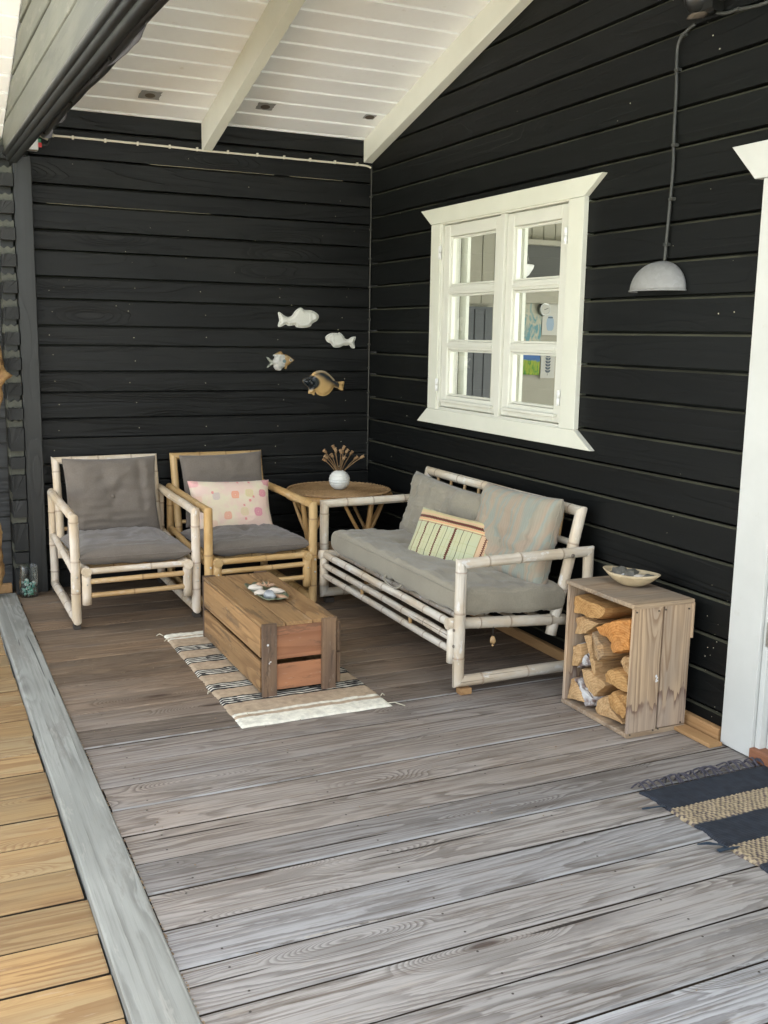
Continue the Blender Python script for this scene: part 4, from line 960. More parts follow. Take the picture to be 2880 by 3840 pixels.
for (u, vv_, r, c, a) in ((.05, .95, .030, (.76, .36, .36), .7), (.95, .95, .028, (.70, .24, .30), .7), (.87, .70, .024, (.68, .20, .28), .75), (.79, .33, .027, (.68, .22, .32), .75),
                        (.52, .67, .025, (.78, .30, .16), .75), (.41, .27, .025, (.78, .34, .22), .7), (.70, .70, .026, (.64, .56, .22), .55), (.62, .34, .026, (.64, .58, .26), .5), (.29, .65, .024, (.50, .44, .46), .5),
                        (.64, .01, .022, (.68, .2, .26), .7), (.12, .30, .024, (.58, .5, .5), .35), (.08, .6, .024, (.78, .5, .34), .4), (.24, .12, .022, (.78, .36, .26), .3), (.45, .99, .02, (.76, .3, .28), .4)):
    col = motif(col, (u-.5)*PW, (vv_-.5)*PH, r, c, a)
for (u, vv_) in ((.70, .55), (.62, .46), (.75, .63), (.25, .72), (.63, .20), (.58, .93), (.72, .93), (.9, .05)): col = motif(col, (u-.5)*PW, (vv_-.5)*PH, .0075, (.76, .24, .24), .8, False)
w = t.noise(t.scale(v, (1, 1, 1)), 350, 2, .6)
M['pink'] = t.fin(col, .95, t.bump(w, .3, .0008), .1, sheen=.2)
pk, R = pillow('pillow', (-1.057, -.405, .500), (1, .04, -.035), (-.10, .42, 1), .50, .31, .12, M['pink'], 5, 3.2, .5, .07, .004)
tag(pk, 'cream and pink pillow with faded flower print on the honey coloured armchair', 'pillow')
# sofa cushions
def wseat(q): return Vector((q.x, q.y, q.z-.012*math.exp(-((q.x-.02)/.03)**2)*(1 if q.z > 0 else 0)))
s3, R = pillow('seat_cushion', (-.415, -1.757, .376), (0, -1, 0), (1, 0, -.05), 1.465, .525, .125, M['taupe'], 6, 22, .20, .015, .008, tufts=((-.35, .0, .018, .06), (.38, .0, .018, .06)), N=64, creases=((.03, .020, .016, False), (.0, .004, .02, True)))
tag(s3, 'long taupe seat cushion on the bamboo sofa', 'cushion')
tube('seam', [WP[s3.name]+R @ Vector((x/100*1.0, -.2625+.002*noise.noise(Vector((x*.2, 0, 0))), .036+.003*noise.noise(Vector((x*.1, 3, 0))))) for x in range(-71, 72, 2)], .0022, M['taupe'], None, 6)
seam = bpy.data.objects['seam']; seam.parent = s3; seam.matrix_parent_inverse = (Matrix.Translation(s3.location) @ R.to_4x4()).inverted()
b3, R = pillow('back_cushion', (-.195, -1.420, .555), (0, -1, -.03), (.26, 0, 1), .84, .365, .13, M['taupe'], 7, 4.5, .45, .07, .016, tufts=((.0, .0, .02, .07),), creases=((.13, .024, .02, False), (-.1, .018, .014, True), (.02, .012, .012, True), (-.2, .016, .014, False), (-.02, .012, .012, False)))
piping(b3, R, .84, .365, .07, M['taupe'])
tag(b3, 'slouching taupe back cushion at the left end of the sofa', 'cushion', 'taupe back cushions on the sofa')
b4, R = pillow('back_cushion', (-.205, -2.125, .590), (0, -1, .02), (.25, 0, 1), .64, .42, .14, M['taupe2'], 8, 5.5, .42, .05, .008, tufts=((-.03, -.045, .03, .05),), creases=((-.07, .014, .012, True), (-.13, .012, .010, True), (.0, .010, .010, True), (.2, .012, .012, False), (-.22, .01, .012, False)))
piping(b4, R, .64, .42, .05, M['taupe'])
tag(b4, 'upright taupe back cushion with a button at the right end of the sofa', 'cushion', 'taupe back cushions on the sofa'); button(b4, R, (-.03, -.045, .042), .014, M['taupe'])
ti = tube('cushion_tie', spline([(-.665, -1.74, .352), (-.69, -1.745, .335), (-.695, -1.80, .318), (-.70, -1.87, .318), (-.70, -1.92, .330), (-.685, -1.93, .345)], 5), .006, M['taupe'], None, 6); ti.parent = s3; ti.matrix_parent_inverse = (Matrix.Translation(s3.location) @ Matrix.Rotation(0, 4, 'Z')).inverted() if False else (s3.location and (Matrix.Translation(s3.location) @ s3.rotation_quaternion.to_matrix().to_4x4()).inverted())
# striped pillow
t = NT('striped_ethnic_weave'); v = t.coord(False); sx = t.n('SeparateXYZ'); t.L(v, sx.inputs[0]); X, Y = sx.outputs[0], sx.outputs[1]
base_c = t.mix(t.ramp(t.noise(v, 8, 3), .4, .6), (.50, .49, .30), (.47, .49, .32)); col = base_c
jag = t.math('MULTIPLY_ADD', t.math('PINGPONG', t.math('MULTIPLY', Y, 1.), .005), 1.1, -.0027)
jx = t.math('MULTIPLY_ADD', t.math('PINGPONG', X, .005), 1.1, -.0027)
def stripe(col, coord, p0, w, c, j=None, amt=1.):
    d = t.math('ABSOLUTE', t.math('SUBTRACT', t.math('ADD', coord, j) if j is not None else coord, p0)); return t.mix(t.math('MULTIPLY', t.ramp(d, w/2+.0012, w/2-.0004), amt), col, c)
BR = (.115, .035, .025)
for p0, w, c, j in ((-.19, .003, BR, None), (-.145, .008, BR, jag), (-.095, .003, (.03, .02, .02), None), (-.055, .008, BR, jag), (-.015, .002, (.05, .03, .02), None), (.035, .013, BR, jag), (.085, .0025, (.03, .02, .02), None), (.135, .002, (.03, .02, .02), None)):
    col = stripe(col, X, p0, w, c, j)
for p0 in (-.165, -.12, -.075, -.03, .01, .06, .11): col = stripe(col, X, p0, .0016, (.30, .30, .14), None, .6)
for p0 in (-.10, -.06, -.02, .02): col = stripe(col, Y, p0, .0014, (.35, .36, .16), None, .5)
col = stripe(col, X, .205, .036, (.58, .40, .25)); col = stripe(col, X, .186, .003, (.3, .2, .1)); col = stripe(col, X, .212, .006, BR, jag)
col = stripe(col, Y, .120, .062, (.60, .50, .26)); col = stripe(col, Y, .098, .007, (.65, .33, .18), jx); col = stripe(col, Y, .113, .015, BR, jx); col = stripe(col, Y, .128, .006, (.66, .40, .26), jx); col = stripe(col, Y, .085, .003, (.30, .16, .10))
for k in range(9): col = stripe(col, t.math('SUBTRACT', X, t.math('MULTIPLY', t.math('ADD', Y, -.14), 0.0)), -.19+k*.047, .004, BR, None, 0.0)
M['stripe'] = t.fin(col, .95, t.bump(t.noise(v, 320, 2, .6), .35, .0009), .1, sheen=.2)
pl, R = pillow('pillow', (-.372, -1.825, .484), (.38, -.92, -.06), (.42, .16, .88), .50, .325, .12, M['stripe'], 9, 3.4, .5, .06, .005)
tag(pl, 'pale green striped pillow with brown zigzag lines on the sofa', 'pillow')
# ---------------------------------------------------------------- crate table
M['cr'] = wood('brown_crate_wood', (.40, .235, .10), (.19, .10, .042), (.05, .028, .015), 'Y', .4, 6.5, 13, .7, .5, .62, .7, .0014, .35, .8, split=.5, tint2=(.30, .18, .08), patch=((.065, .05, .035), .5, 5))
M['crx'] = wood('reddish_crate_board', (.42, .19, .09), (.25, .10, .045), (.08, .04, .02), 'X', .4, 7, 8, .6, .3, .6, .5, .001, .25, .6, tint2=(.28, .13, .07), patch=((.10, .06, .04), .5, 7))
M['crz'] = wood('worn_brown_post', (.24, .15, .085), (.10, .06, .036), (.03, .02, .015), 'Z', .6, 9, 9, .65, .45, .65, .7, .0012, .3, .8, tint2=(.12, .08, .055), patch=((.05, .035, .025), .5, 9))
ct = thing('crate_table', (-1.31, -1.8, 0), 'brown slatted wooden crate used as a low coffee table on the striped rug', 'coffee table')
yN, yFr = -2.222, -1.345; ly = yFr-yN; yc = (yN+yFr)/2
for (a, b) in ((-1.4795, -1.372), (-1.370, -1.252), (-1.250, -1.138)): plank('top_board', ((a+b)/2, yc-.006, .309-.0005*(a+1.4)), (b-a-.002, ly+.016, .015), M['cr'], ct, ch=.003, wob=.001, seg=8, seed=int(-a*100))
for x in (-1.471, -1.146):
    plank('side_slat', (x, yc, .2345), (.015, ly-.004, .129), M['cr'], ct, ch=.0025, wob=.001, seg=8, seed=int(-x*99)); plank('side_slat', (x, yc, .0855), (.015, ly-.004, .131), M['cr'], ct, ch=.0025, wob=.001, seg=8, seed=int(-x*55))
for y in (yN-.000, yFr): 
    s = -1 if y == yN else 1
    plank('end_board', (-1.309, y+s*.004, .229), (.30, .014, .142), M['crx'], ct, ch=.002); plank('end_board', (-1.309, y+s*.004, .081), (.30, .014, .110), M['crx'], ct, ch=.002)
    for x in (-1.446, -1.181): plank('corner_post', (x, y+s*.022, .163), (.062, .020, .310), M['crz'], ct, ch=.002)
plank('side_batten', (-1.128, yN+.02, .23), (.018, .05, .13), M['crz'], ct); plank('side_batten', (-1.128, yN+.02, .09), (.018, .05, .13), M['crz'], ct)
plank('bottom_board', (-1.309, yc, .026), (.30, ly-.03, .012), M['cr'], ct)
V = []; F = []
for (x, z, s) in ((-1.455, .232, .005), (-1.449, .152, .003), (-1.443, .159, .003), (-1.447, .158, .002)):
    b = len(V)
    for k in range(7): V.append((x+s*math.cos(k*.9), yN-.0325, z+s*math.sin(k*.9)))
    F.append(tuple(range(b, b+7)))
obj('paint_spot', V, F, M['wplastic'], ct, loc=(-1.45, yN-.0325, .2))
# leaf tray and its shells
M['tray'] = painted('mottled_green_ceramic', (.20, .22, .13), (.12, .14, .085), .35, .2, .5, dirt=(.3, .32, .2))
V = []; F = []; n = 40; m = 8
for i in range(m+1):
    r = i/m
    for k in range(n):
        a = 2*PI*k/n; q = (abs(math.cos(a))**5+abs(math.sin(a))**5)**(-1/5)
        rr_ = r*q*(1+.05*math.sin(a*9)*r**3+.03*noise.noise(Vector((math.cos(a)*3, math.sin(a)*3, 1)))*r)
        x = rr_*.064*math.cos(a); y = rr_*.160*math.sin(a); z = .004+.018*max(0, r-.55)**1.4*2.2+.004*math.sin(a*9)*r**4
        an = .03; V.append((-1.300+x*math.cos(an)-y*math.sin(an), -1.775+x*math.sin(an)+y*math.cos(an), .3165+z))
for i in range(m):
    for k in range(n): a = i*n+k; b = i*n+(k+1) % n; F.append((a, b, b+n, a+n))
ty = obj('leaf_tray', V, F, M['tray'], loc=(-1.3, -1.775, .3165), smooth=True); s = ty.modifiers.new('s', 'SOLIDIFY'); s.thickness = .004
tag(ty, 'green leaf shaped ceramic tray with wavy rim on the crate table', 'tray')
M['shell'] = painted('white_shell', (.66, .62, .54), (.55, .46, .36), .5, .4, .4, sc=80); M['shellp'] = painted('peach_shell', (.55, .33, .20), (.45, .30, .20), .5, .4, .4, sc=80); M['shells'] = painted('silver_striped_shell', (.45, .46, .46), (.16, .18, .20), .25, .3, .6, dirt=(.1, .11, .12), sc=60)
for (x, y, sz, mm, rot, lb, sd) in ((-1.333, -1.715, (.020, .034, .016), 'shell', .9, 'white rounded stone at the far left of the leaf tray', 1),
    (-1.262, -1.80, (.019, .042, .015), 'shell', .7, 'long white shell at the right side of the leaf tray', 2),
    (-1.332, -1.800, (.018, .034, .013), 'shell', 1.3, 'small pale clam shell in the middle left of the leaf tray', 3),
    (-1.318, -1.868, (.024, .030, .020), 'shells', .4, 'shiny silver and black marbled shell in the leaf tray', 4),
    (-1.268, -1.885, (.014, .040, .009), 'shellp', .5, 'flat pinkish shell shard at the near end of the leaf tray', 5),
    (-1.300, -1.66, (.016, .022, .012), 'shellp', .1, 'small brown shell at the far end of the leaf tray', 6)):
    o = blob('shell', (x, y, .3165+.008+sz[2]*.8), sz, M[mm], None, sd, .35, 1.6, rot, lvl=3); tag(o, lb, 'shell')
st_ = thing('starfish', (-1.272, -1.715, .335), 'spiky peach coloured sea star lying in the leaf tray', 'starfish')
for k in range(7):
    a = k*.9+.3; tube('arm', [(-1.272, -1.715, .338), (-1.272+.018*math.cos(a), -1.715+.018*math.sin(a), .346), (-1.272+.034*math.cos(a), -1.715+.034*math.sin(a), .350+.006*(k % 3))], [.007, .0055, .0015], M['shellp'], st_, 7)
# ---------------------------------------------------------------- striped rug
M['rug'] = vcol_mat('woven_rug_fibre', .95, 260, .5, .1, .3)
def weave(name, x0, x1, y0, y1, nx, ny, colf, hf, z0, edge, mat, seed):
    V = []; F = []; C = []
    for j in range(ny+1):
        v = j/ny; y = y0+(y1-y0)*v
        for i in range(nx+1):
            u = i/nx; ew = edge*noise.noise(Vector((0 if u < .5 else 9, y*13, seed)))+edge*.6*noise.noise(Vector((0 if u < .5 else 9, y*60, seed)))
            x = x0+(x1-x0)*u + ew*(1-min(u, 1-u)*8 if min(u, 1-u) < .125 else 0)
            yy = y+(edge*1.2*noise.noise(Vector((x*9, 0, seed+3)))*(1 if (j in (0, ny)) else .6))
            e = min(1, min(u, 1-u)*nx/1.5, min(v, 1-v)*ny/1.5)
            V.append((x, yy, z0+hf(x, y, i, j)*e+.0005)); C.append(colf(x, yy, i, j))
    for j in range(ny):
        for i in range(nx): a = j*(nx+1)+i; F.append((a, a+1, a+nx+2, a+nx+1))
    o = obj(name, V, F, mat, loc=((x0+x1)/2, (y0+y1)/2, z0), vcol=C, smooth=True)
    return o
CR, TN, BK = (.82, .79, .66), (.47, .365, .25), (.030, .030, .032)
def rugcol(x, y, i, j):
    yy = y+.004*noise.noise(Vector((x*14, y*3, 2)))
    n = noise.noise(Vector((x*60, y*60, 5)))*.10+noise.noise(Vector((x*200, y*200, 5)))*.14
    c = TN
    if yy > -1.275 or -1.315 < yy < -1.292 or yy < -2.437 or -2.412 < yy < -2.388: c = CR
    for g0 in (-1.48, -1.665, -1.855, -2.052, -2.232):
        d = (yy-g0)/.080+.5
        if 0 < d < 1: c = BK if (d*3.62) % 1 < .66 else CR
    return tuple(max(0, q*(1+n)) for q in c)
rg = weave('striped_rug', -1.652, -1.012, -1.212, -2.528, 90, 300, rugcol, lambda x, y, i, j: .008+.0022*math.sin(y*2*PI/.0125+1.2*math.sin(x*90))*(.6+.4*math.sin(x*150+y*300))+.003*noise.noise(Vector((x*12, y*12, 1))), .0005, .007, M['rug'], 3)
tag(rg, 'woven rug with cream ends and black and white stripes under the crate table', 'rug')
rr = random.Random(4)
M['strand'] = painted('cream_strand', (.62, .58, .44), None, .9)
for (p, q) in (((-1.03, -2.50), (-.965, -2.55)), ((-1.655, -1.22), (-1.685, -1.20)), ((-1.64, -1.3), (-1.668, -1.305)), ((-1.01, -2.41), (-.99, -2.405)), ((-1.60, -2.43), (-1.585, -2.39)), ((-1.66, -2.1), (-1.672, -2.11))):
    m_ = ((p[0]+q[0])/2, (p[1]+q[1])/2); o = tube('loose_strand', [(p[0], p[1], .006), (m_[0], m_[1]+.006, .012), (q[0], q[1], .003)], .0022, M['strand'], rg, 5)
# ---------------------------------------------------------------- black and tan mat
D1, T1 = (.050, .058, .072), (.43, .345, .215)
def matband(y):
    s = (-3.58-y) % .2635; return 0 if s < .1505 else 1
def matcol(x, y, i, j):
    b = matband(y+.003*noise.noise(Vector((x*10, 0, 0))))
    if b == 0:
        n = .75+.25*math.sin(y*2*PI/.0085+math.sin(x*60)); return tuple(q*n*(1+.25*noise.noise(Vector((x*30, y*30, 0)))) for q in D1)
    r = math.floor(y/.0105); w = math.sin(x*2*PI/.019+(r % 2)*PI+noise.noise(Vector((x*20, r*.7, 4)))*2.5)
    a = min(1, max(0, .62+w*.7+.5*noise.noise(Vector((x*50, y*50, 9)))))
    return tuple(T1[k]*a+(.085, .07, .075)[k]*(1-a) for k in range(3))
def math_h(x, y, i, j):
    b = matband(y)
    if b == 0: return .008+.0014*math.sin(y*2*PI/.0085+math.sin(x*60))+.003*noise.noise(Vector((x*10, y*12, 3)))
    r = math.floor(y/.0105); w = math.sin(x*2*PI/.019+(r % 2)*PI+noise.noise(Vector((x*20, r*.7, 4)))*2.5)
    return .0105+.0028*w*abs(math.sin(y*PI/.0105))+.002*noise.noise(Vector((x*40, y*40, 3)))
mt = weave('door_mat', -.594, -.012, -3.582, -4.78, 150, 340, matcol, math_h, .0005, .010, M['rug'], 8)
tag(mt, 'black and straw coloured striped rag mat with fringe in front of the door', 'mat')
M['dstrip'] = fabric('charcoal_rag', (.075, .070, .085), (.055, .052, .065), sheen=.1); M['bstrip'] = fabric('navy_rag', (.030, .045, .062), (.022, .034, .05), sheen=.1)
def ribbon(pts, w, mat, parent, name='tassel'):
    P = spline(pts, 6); V = []; F = []
    for i, p in enumerate(P):
        d = (P[min(i+1, len(P)-1)]-P[max(i-1, 0)]).normalized(); s = d.cross(Vector((0, 0, 1)));
        s = s.normalized() if s.length > .01 else Vector((1, 0, 0)); tw = .6*math.sin(i*.8+p.x*90); s = (s*math.cos(tw)+Vector((0, 0, 1))*math.sin(tw)*.5)
        k = w*(1-.4*i/len(P)); V += [p-s*k, p+Vector((0, 0, .003)), p+s*k]
    for i in range(len(P)-1): F += [(i*3, i*3+1, i*3+4, i*3+3), (i*3+1, i*3+2, i*3+5, i*3+4)]
    o = obj(name, V, F, mat, parent, loc=pts[0], smooth=True); s = o.modifiers.new('s', 'SOLIDIFY'); s.thickness = .002
rr = random.Random(12)
for k in range(26):
    x = -.588+k*.0225+rr.uniform(-.006, .006); a = rr.uniform(-1.2, .2); L = rr.uniform(.045, .085)
    if rr.random() < .15: continue
    for q in range(rr.choice((1, 2))):
        a2 = a+rr.uniform(-.4, .4); ribbon([(x, -3.588, .009), (x+.3*L*math.sin(a2), -3.588+.35*L, .020+rr.uniform(0, .012)), (x+.7*L*math.sin(a2+.3), -3.588+.7*L, .018), (x+L*math.sin(a2), -3.588+L*math.cos(a2)*.9, .005)], .0055, M['dstrip'], mt)
for pts in ([(-.592, -3.70, .008), (-.63, -3.705, .014), (-.66, -3.70, .014), (-.668, -3.685, .006)], [(-.60, -3.99, .008), (-.625, -3.985, .018), (-.655, -3.97, .022), (-.672, -3.945, .010)], [(-.60, -3.995, .008), (-.64, -4.0, .01), (-.57, -4.01, .012)]):
    ribbon(pts, .009, M['bstrip'], mt)
# ---------------------------------------------------------------- wicker side table
M['wick'] = bamboo_mat('wicker_cane', (.44, .285, .14), (.35, .215, .10), (.54, .38, .21), (.10, .06, .03), .4, .2, .5)
M['cane'] = bamboo_mat('cane_leg', (.48, .29, .115), (.40, .23, .085), (.52, .36, .18), (.16, .08, .035), .3, .15, .4)
tb = thing('wicker_table', (-.40, -.47, 0), 'round wicker side table with a woven top in the corner between chair and sofa', 'side table')
TX, TY, TZ, TR = -.400, -.462, .578, .318
V = []; F = []; nr, na = 116, 150
for i in range(nr+1):
    r = TR*.985*i/nr
    for k in range(na):
        a = 2*PI*k/na; ring = int(i/4); V.append((TX+r*math.cos(a), TY+r*math.sin(a), TZ-.010+.0028*math.sin(i/4*2*PI)+.0018*math.sin(a*30+ring*PI)*(1 if r > .03 else 0)))
for i in range(nr):
    for k in range(na): a = i*na+k; b = i*na+(k+1) % na; F.append((a, a+na, b+na, b))
obj('woven_top', V, F, M['wick'], tb, loc=(TX, TY, TZ), smooth=True)
for s in (0, 1):  # braided edge: two intertwined strands
    pts = [(TX+(TR-.010+.005*math.sin(k/240*2*PI*34+s*PI))*math.cos(k/240*2*PI), TY+(TR-.010+.005*math.sin(k/240*2*PI*34+s*PI))*math.sin(k/240*2*PI), TZ-.004+.004*math.cos(k/240*2*PI*34+s*PI)) for k in range(241)]
    tube('braid', pts, .0042, M['wick'], tb, 6)
V = []; F = []; n1, n2_ = 260, 14      # wrapped rim
for i in range(n1):
    a = 2*PI*i/n1; rr_ = .021+.0012*math.sin(i*PI)+.0012*(i % 2)
    for k in range(n2_):
        b = 2*PI*k/n2_; R_ = TR-.012+rr_*math.cos(b); V.append((TX+R_*math.cos(a), TY+R_*math.sin(a), TZ-.034+rr_*math.sin(b)))
for i in range(n1):
    for k in range(n2_): F.append((i*n2_+k, ((i+1) % n1)*n2_+k, ((i+1) % n1)*n2_+(k+1) % n2_, i*n2_+(k+1) % n2_))
obj('wrapped_rim', V, F, M['cane'], tb, loc=(TX, TY, TZ), smooth=True)
for k in range(4):
    a = math.radians(20+90*k); c_, s_ = math.cos(a), math.sin(a)
    top = Vector((TX+.285*c_, TY+.285*s_, TZ-.05)); mid = Vector((TX+.235*c_, TY+.235*s_, .20)); bot = Vector((TX+.262*c_, TY+.262*s_, .0))
    tube('leg', spline([top, top.lerp(mid, .5)+Vector((0, 0, 0)), mid, bot], 6), .016, M['cane'], tb, 10)
    for s in (-1, 1):
        a2 = a+s*.62; t2 = Vector((TX+.28*math.cos(a2), TY+.28*math.sin(a2), TZ-.05)); tube('brace', spline([mid+Vector((0, 0, .09)), mid.lerp(t2, .55)+Vector((0, 0, .03)), t2], 6), .0105, M['cane'], tb, 8)
    V, F = tubeVF([mid+Vector((0, 0, .12)), mid+Vector((0, 0, .10)), mid+Vector((0, 0, .02)), mid-Vector((0, 0, .02))], [.018, .0215, .0215, .018], 10); obj('binding', V, F, M['cane'], tb, loc=mid, smooth=True)
tube('shelf_ring', [(TX+.225*math.cos(q*PI/24), TY+.225*math.sin(q*PI/24), .195) for q in range(49)], .012, M['cane'], tb, 8)
for j, r in enumerate((.05, .08, .11, .14, .17, .20)): tube('shelf_coil', [(TX+r*math.cos(q*PI/20), TY+r*math.sin(q*PI/20), .205) for q in range(41)], .0085, M['wick'], tb, 6)
for q in range(4):
    a = q*PI/4; tube('shelf_spoke', [(TX-.22*math.cos(a), TY-.22*math.sin(a), .192), (TX+.22*math.cos(a), TY+.22*math.sin(a), .192)], .007, M['cane'], tb, 6)
tube('loose_end', [(TX+.03, TY+.30, TZ), (TX+.12, TY+.26, TZ+.006), (TX+.14, TY+.25, TZ+.008)], .002, M['wick'], tb, 5); tube('loose_end', [(TX-.31, TY-.05, TZ-.01), (TX-.335, TY-.06, TZ-.02)], .003, M['wick'], tb, 5)
# vase and dried pods
t = NT('white_glazed_ceramic'); M['vase'] = t.fin((.76, .77, .71), .28, None, .5)
prof = []; n = 90
for i in range(n+1):
    ph = -PI/2+.32+(PI-.32-.42)*i/n; r = .0615*math.cos(ph); z = .0575+.0605*math.sin(ph); prof.append((r+.0026*abs(math.sin(ph*11))**.6, z))
prof = [(0, prof[0][1])]+prof+[(.0215, prof[-1][1]+.004), (.018, prof[-1][1]+.002), (.018, .08), (.0, .06)]
V, F = latheVF(prof, 48); VX, VY, VZ = -.397, -.462, .5745
vs = obj('vase', V, F, M['vase'], loc=(VX, VY, VZ), rot=(0, 0, 0), smooth=True); tag(vs, 'round white vase with horizontal ridges on the wicker table', 'vase')
M['pod'] = painted('dried_seed_pod', (.36, .24, .13), (.25, .15, .075), .75, .4, .2, sc=90); M['stem'] = painted('dried_stem', (.26, .17, .09), (.18, .11, .055), .8, .3, .2)
pods = [[-.497, .809], [-.483, .774], [-.475, .751], [-.448, .781], [-.436, .831], [-.426, .813], [-.406, .808], [-.386, .768], [-.361, .822], [-.342, .802], [-.303, .787], [-.298, .763], [-.269, .771]]
lbl = ['topmost left', 'second from left', 'lowest left', 'inner left', 'highest', 'second highest', 'middle back', 'low middle front', 'tall right', 'right of centre', 'upper right', 'lower right', 'outermost right']
for i, (x, z) in enumerate(pods):
    rr = random.Random(i+60); y = VY+rr.uniform(-.05, .05); f = thing('dried_poppy', (x, y, z), lbl[i]+' dried poppy seed head in the white vase', 'dried flower', 'dried poppy heads in the white vase')
    b0 = Vector((VX+rr.uniform(-.008, .008), VY+rr.uniform(-.008, .008), VZ+.085)); tp = Vector((x, y, z)); d = (tp-b0).normalized(); mid = b0.lerp(tp, .55)+Vector((0, 0, .006))
    tube('stem', spline([b0, mid, tp-d*.012], 5), .0028, M['stem'], f, 6)
    V, F = latheVF([(0, -.016), (.004, -.014), (.0085, -.006), (.0095, .002), (.0075, .009), (.0065, .0105), (.0115, .0125), (.0110, .0145), (.004, .0155), (0, .0155)], 14, lambda a, q: .0006*math.cos(a*7) if q in (2, 3, 6, 7) else 0)
    dd = (d+Vector((.35*(1 if x > VX else -1), 0, -.1))).normalized(); obj('seed_head', V, F, M['pod'], f, loc=tp, rot=Vector((0, 0, 1)).rotation_difference(dd), smooth=True)
# ---------------------------------------------------------------- fish on the wall
def relief(name, poly, hf, colf, mat, label, x_flip=False, y0=-.004, th=.006, step=.0032):
    pts = [Vector(p) for p in poly]; dens = []
    N_ = len(pts)
    # smooth the outline
    sm = []
    for i in range(N_):
        p0, p1, p2, p3 = pts[i-1], pts[i], pts[(i+1) % N_], pts[(i+2) % N_]; L = (p2-p1).length; k = max(1, int(L/step))
        for j in range(k):
            t_ = j/k; sm.append(.5*((2*p1)+(-p0+p2)*t_+(2*p0-5*p1+4*p2-p3)*t_*t_+(-p0+3*p1-3*p2+p3)*t_**3))
    n = len(sm)
    def dist(p):
        m = 9
        for i in range(n):
            a, b = sm[i], sm[(i+1) % n]; ab = b-a; t_ = max(0, min(1, (p-a).dot(ab)/max(ab.length_squared, 1e-12))); m = min(m, (p-a-ab*t_).length)
        return m
    def inside(p):
        c = False
        for i in range(n):
            a, b = sm[i], sm[(i+1) % n]
            if (a.y > p.y) != (b.y > p.y) and p.x < (b.x-a.x)*(p.y-a.y)/(b.y-a.y)+a.x: c = not c
        return c
    x0, x1 = min(p.x for p in sm), max(p.x for p in sm); z0, z1 = min(p.y for p in sm), max(p.y for p in sm)
    inner = []; x = x0
    while x < x1:
        z = z0
        while z < z1:
            p = Vector((x, z))
            if inside(p) and dist(p) > step*.6: inner.append(p)
            z += step
        x += step
    allp = sm+inner
    vo, ed, fo, _, _, _ = delaunay_2d_cdt(allp, [(i, (i+1) % n) for i in range(n)], [], 1, 1e-6)
    V = []; C = []
    W_, H_ = x1-x0, z1-z0
    for p in vo:
        d = dist(p); u = (p.x-x0)/W_; w_ = (p.y-z0)/H_; h = hf(u, w_, d, p); V.append((p.x, y0-th-h, p.y)); C.append(colf(u, w_, d, p))
    nf = len(V); F = [tuple(f) for f in fo]
    for p in sm: V.append((p.x, y0, p.y)); C.append(colf(0, 0, 0, p))
    # side wall: match boundary vertices (first n verts keep order in cdt output)
    for i in range(n): F.append((i, (i+1) % n, nf+(i+1) % n, nf+i))
    me = mesh(name, [Vector(v)-Vector(((x0+x1)/2, y0, (z0+z1)/2)) for v in V], F, mat, True, None, C); fixn(me)
    o = link(name, me, None, ((x0+x1)/2, y0, (z0+z1)/2)); return tag(o, label, 'wall ornament', 'ceramic fish hung on the black wall')
M['mould'] = vcol_mat('white_glazed_mould', .3, 60, .05, .5, .05); M['fishg'] = vcol_mat('glossy_ceramic_glaze', .15, 60, .08, .6, .1)
def mould_h(flip):
    def h(u, w, d, p):
        if d < .0035: return .005+.002*math.sin(d/.0035*PI)
        if d < .006: return .001
        k = min(1, (d-.006)/.016); uu = 1-u if flip else u
        sc_ = .0010*(math.sin(p.x*420+math.sin(p.y*500)*1.2)*math.sin(p.y*420)) if .2 < uu < .72 else .0012*math.sin(math.hypot((uu-1.02)*14, (w-.6)*6)*4)
        if uu < .18: sc_ = .001*math.sin(w*34)
        return .001+.017*math.sqrt(max(0, 1-(1-k)**2))+sc_
    return h
def mould_c(u, w, d, p): return (.70, .70, .63) if not (.0035 < d < .006) else (.50, .49, .42)
relief('fish_mould', FISH[0], mould_h(False), mould_c, M['mould'], 'large white ceramic fish mould facing right, uppermost on the wall')
relief('fish_mould', FISH[1], mould_h(True), mould_c, M['mould'], 'smaller white ceramic fish mould facing left, near the wall corner')
def f3c(u, w, d, p):
    n = noise.noise(Vector((p.x*60, p.y*60, 1)))
    c = (.52, .51, .47) if n > -.15 else (.40, .40, .38)
    if u > .62 or w > .83: c = (.38, .24, .10) if n > -.2 else (.48, .36, .2)
    if (u-.60)**2+((w-.5)*.75)**2 < .0045: c = (.13, .20, .22)
    if (u-.84)**2+((w-.56)*.75)**2 < .0035: c = (.7, .68, .6)
    if (u-.84)**2+((w-.56)*.75)**2 < .0012: c = (.03, .04, .03)
    if u < .2: c = (.42, .43, .36) if math.sin(w*40) > 0 else (.25, .27, .22)
    return c
relief('ceramic_fish', FISH[2], lambda u, w, d, p: .022*math.sqrt(max(0, 1-(1-min(1, d/.028))**2))+(.0012*math.sin(w*60) if (u < .22 or w > .85) else 0)-(.004 if (u-.84)**2+((w-.56)*.75)**2 < .001 else 0), f3c, M['fishg'], 'small grey and tan spotted ceramic fish with a pointed nose, leftmost on the wall')
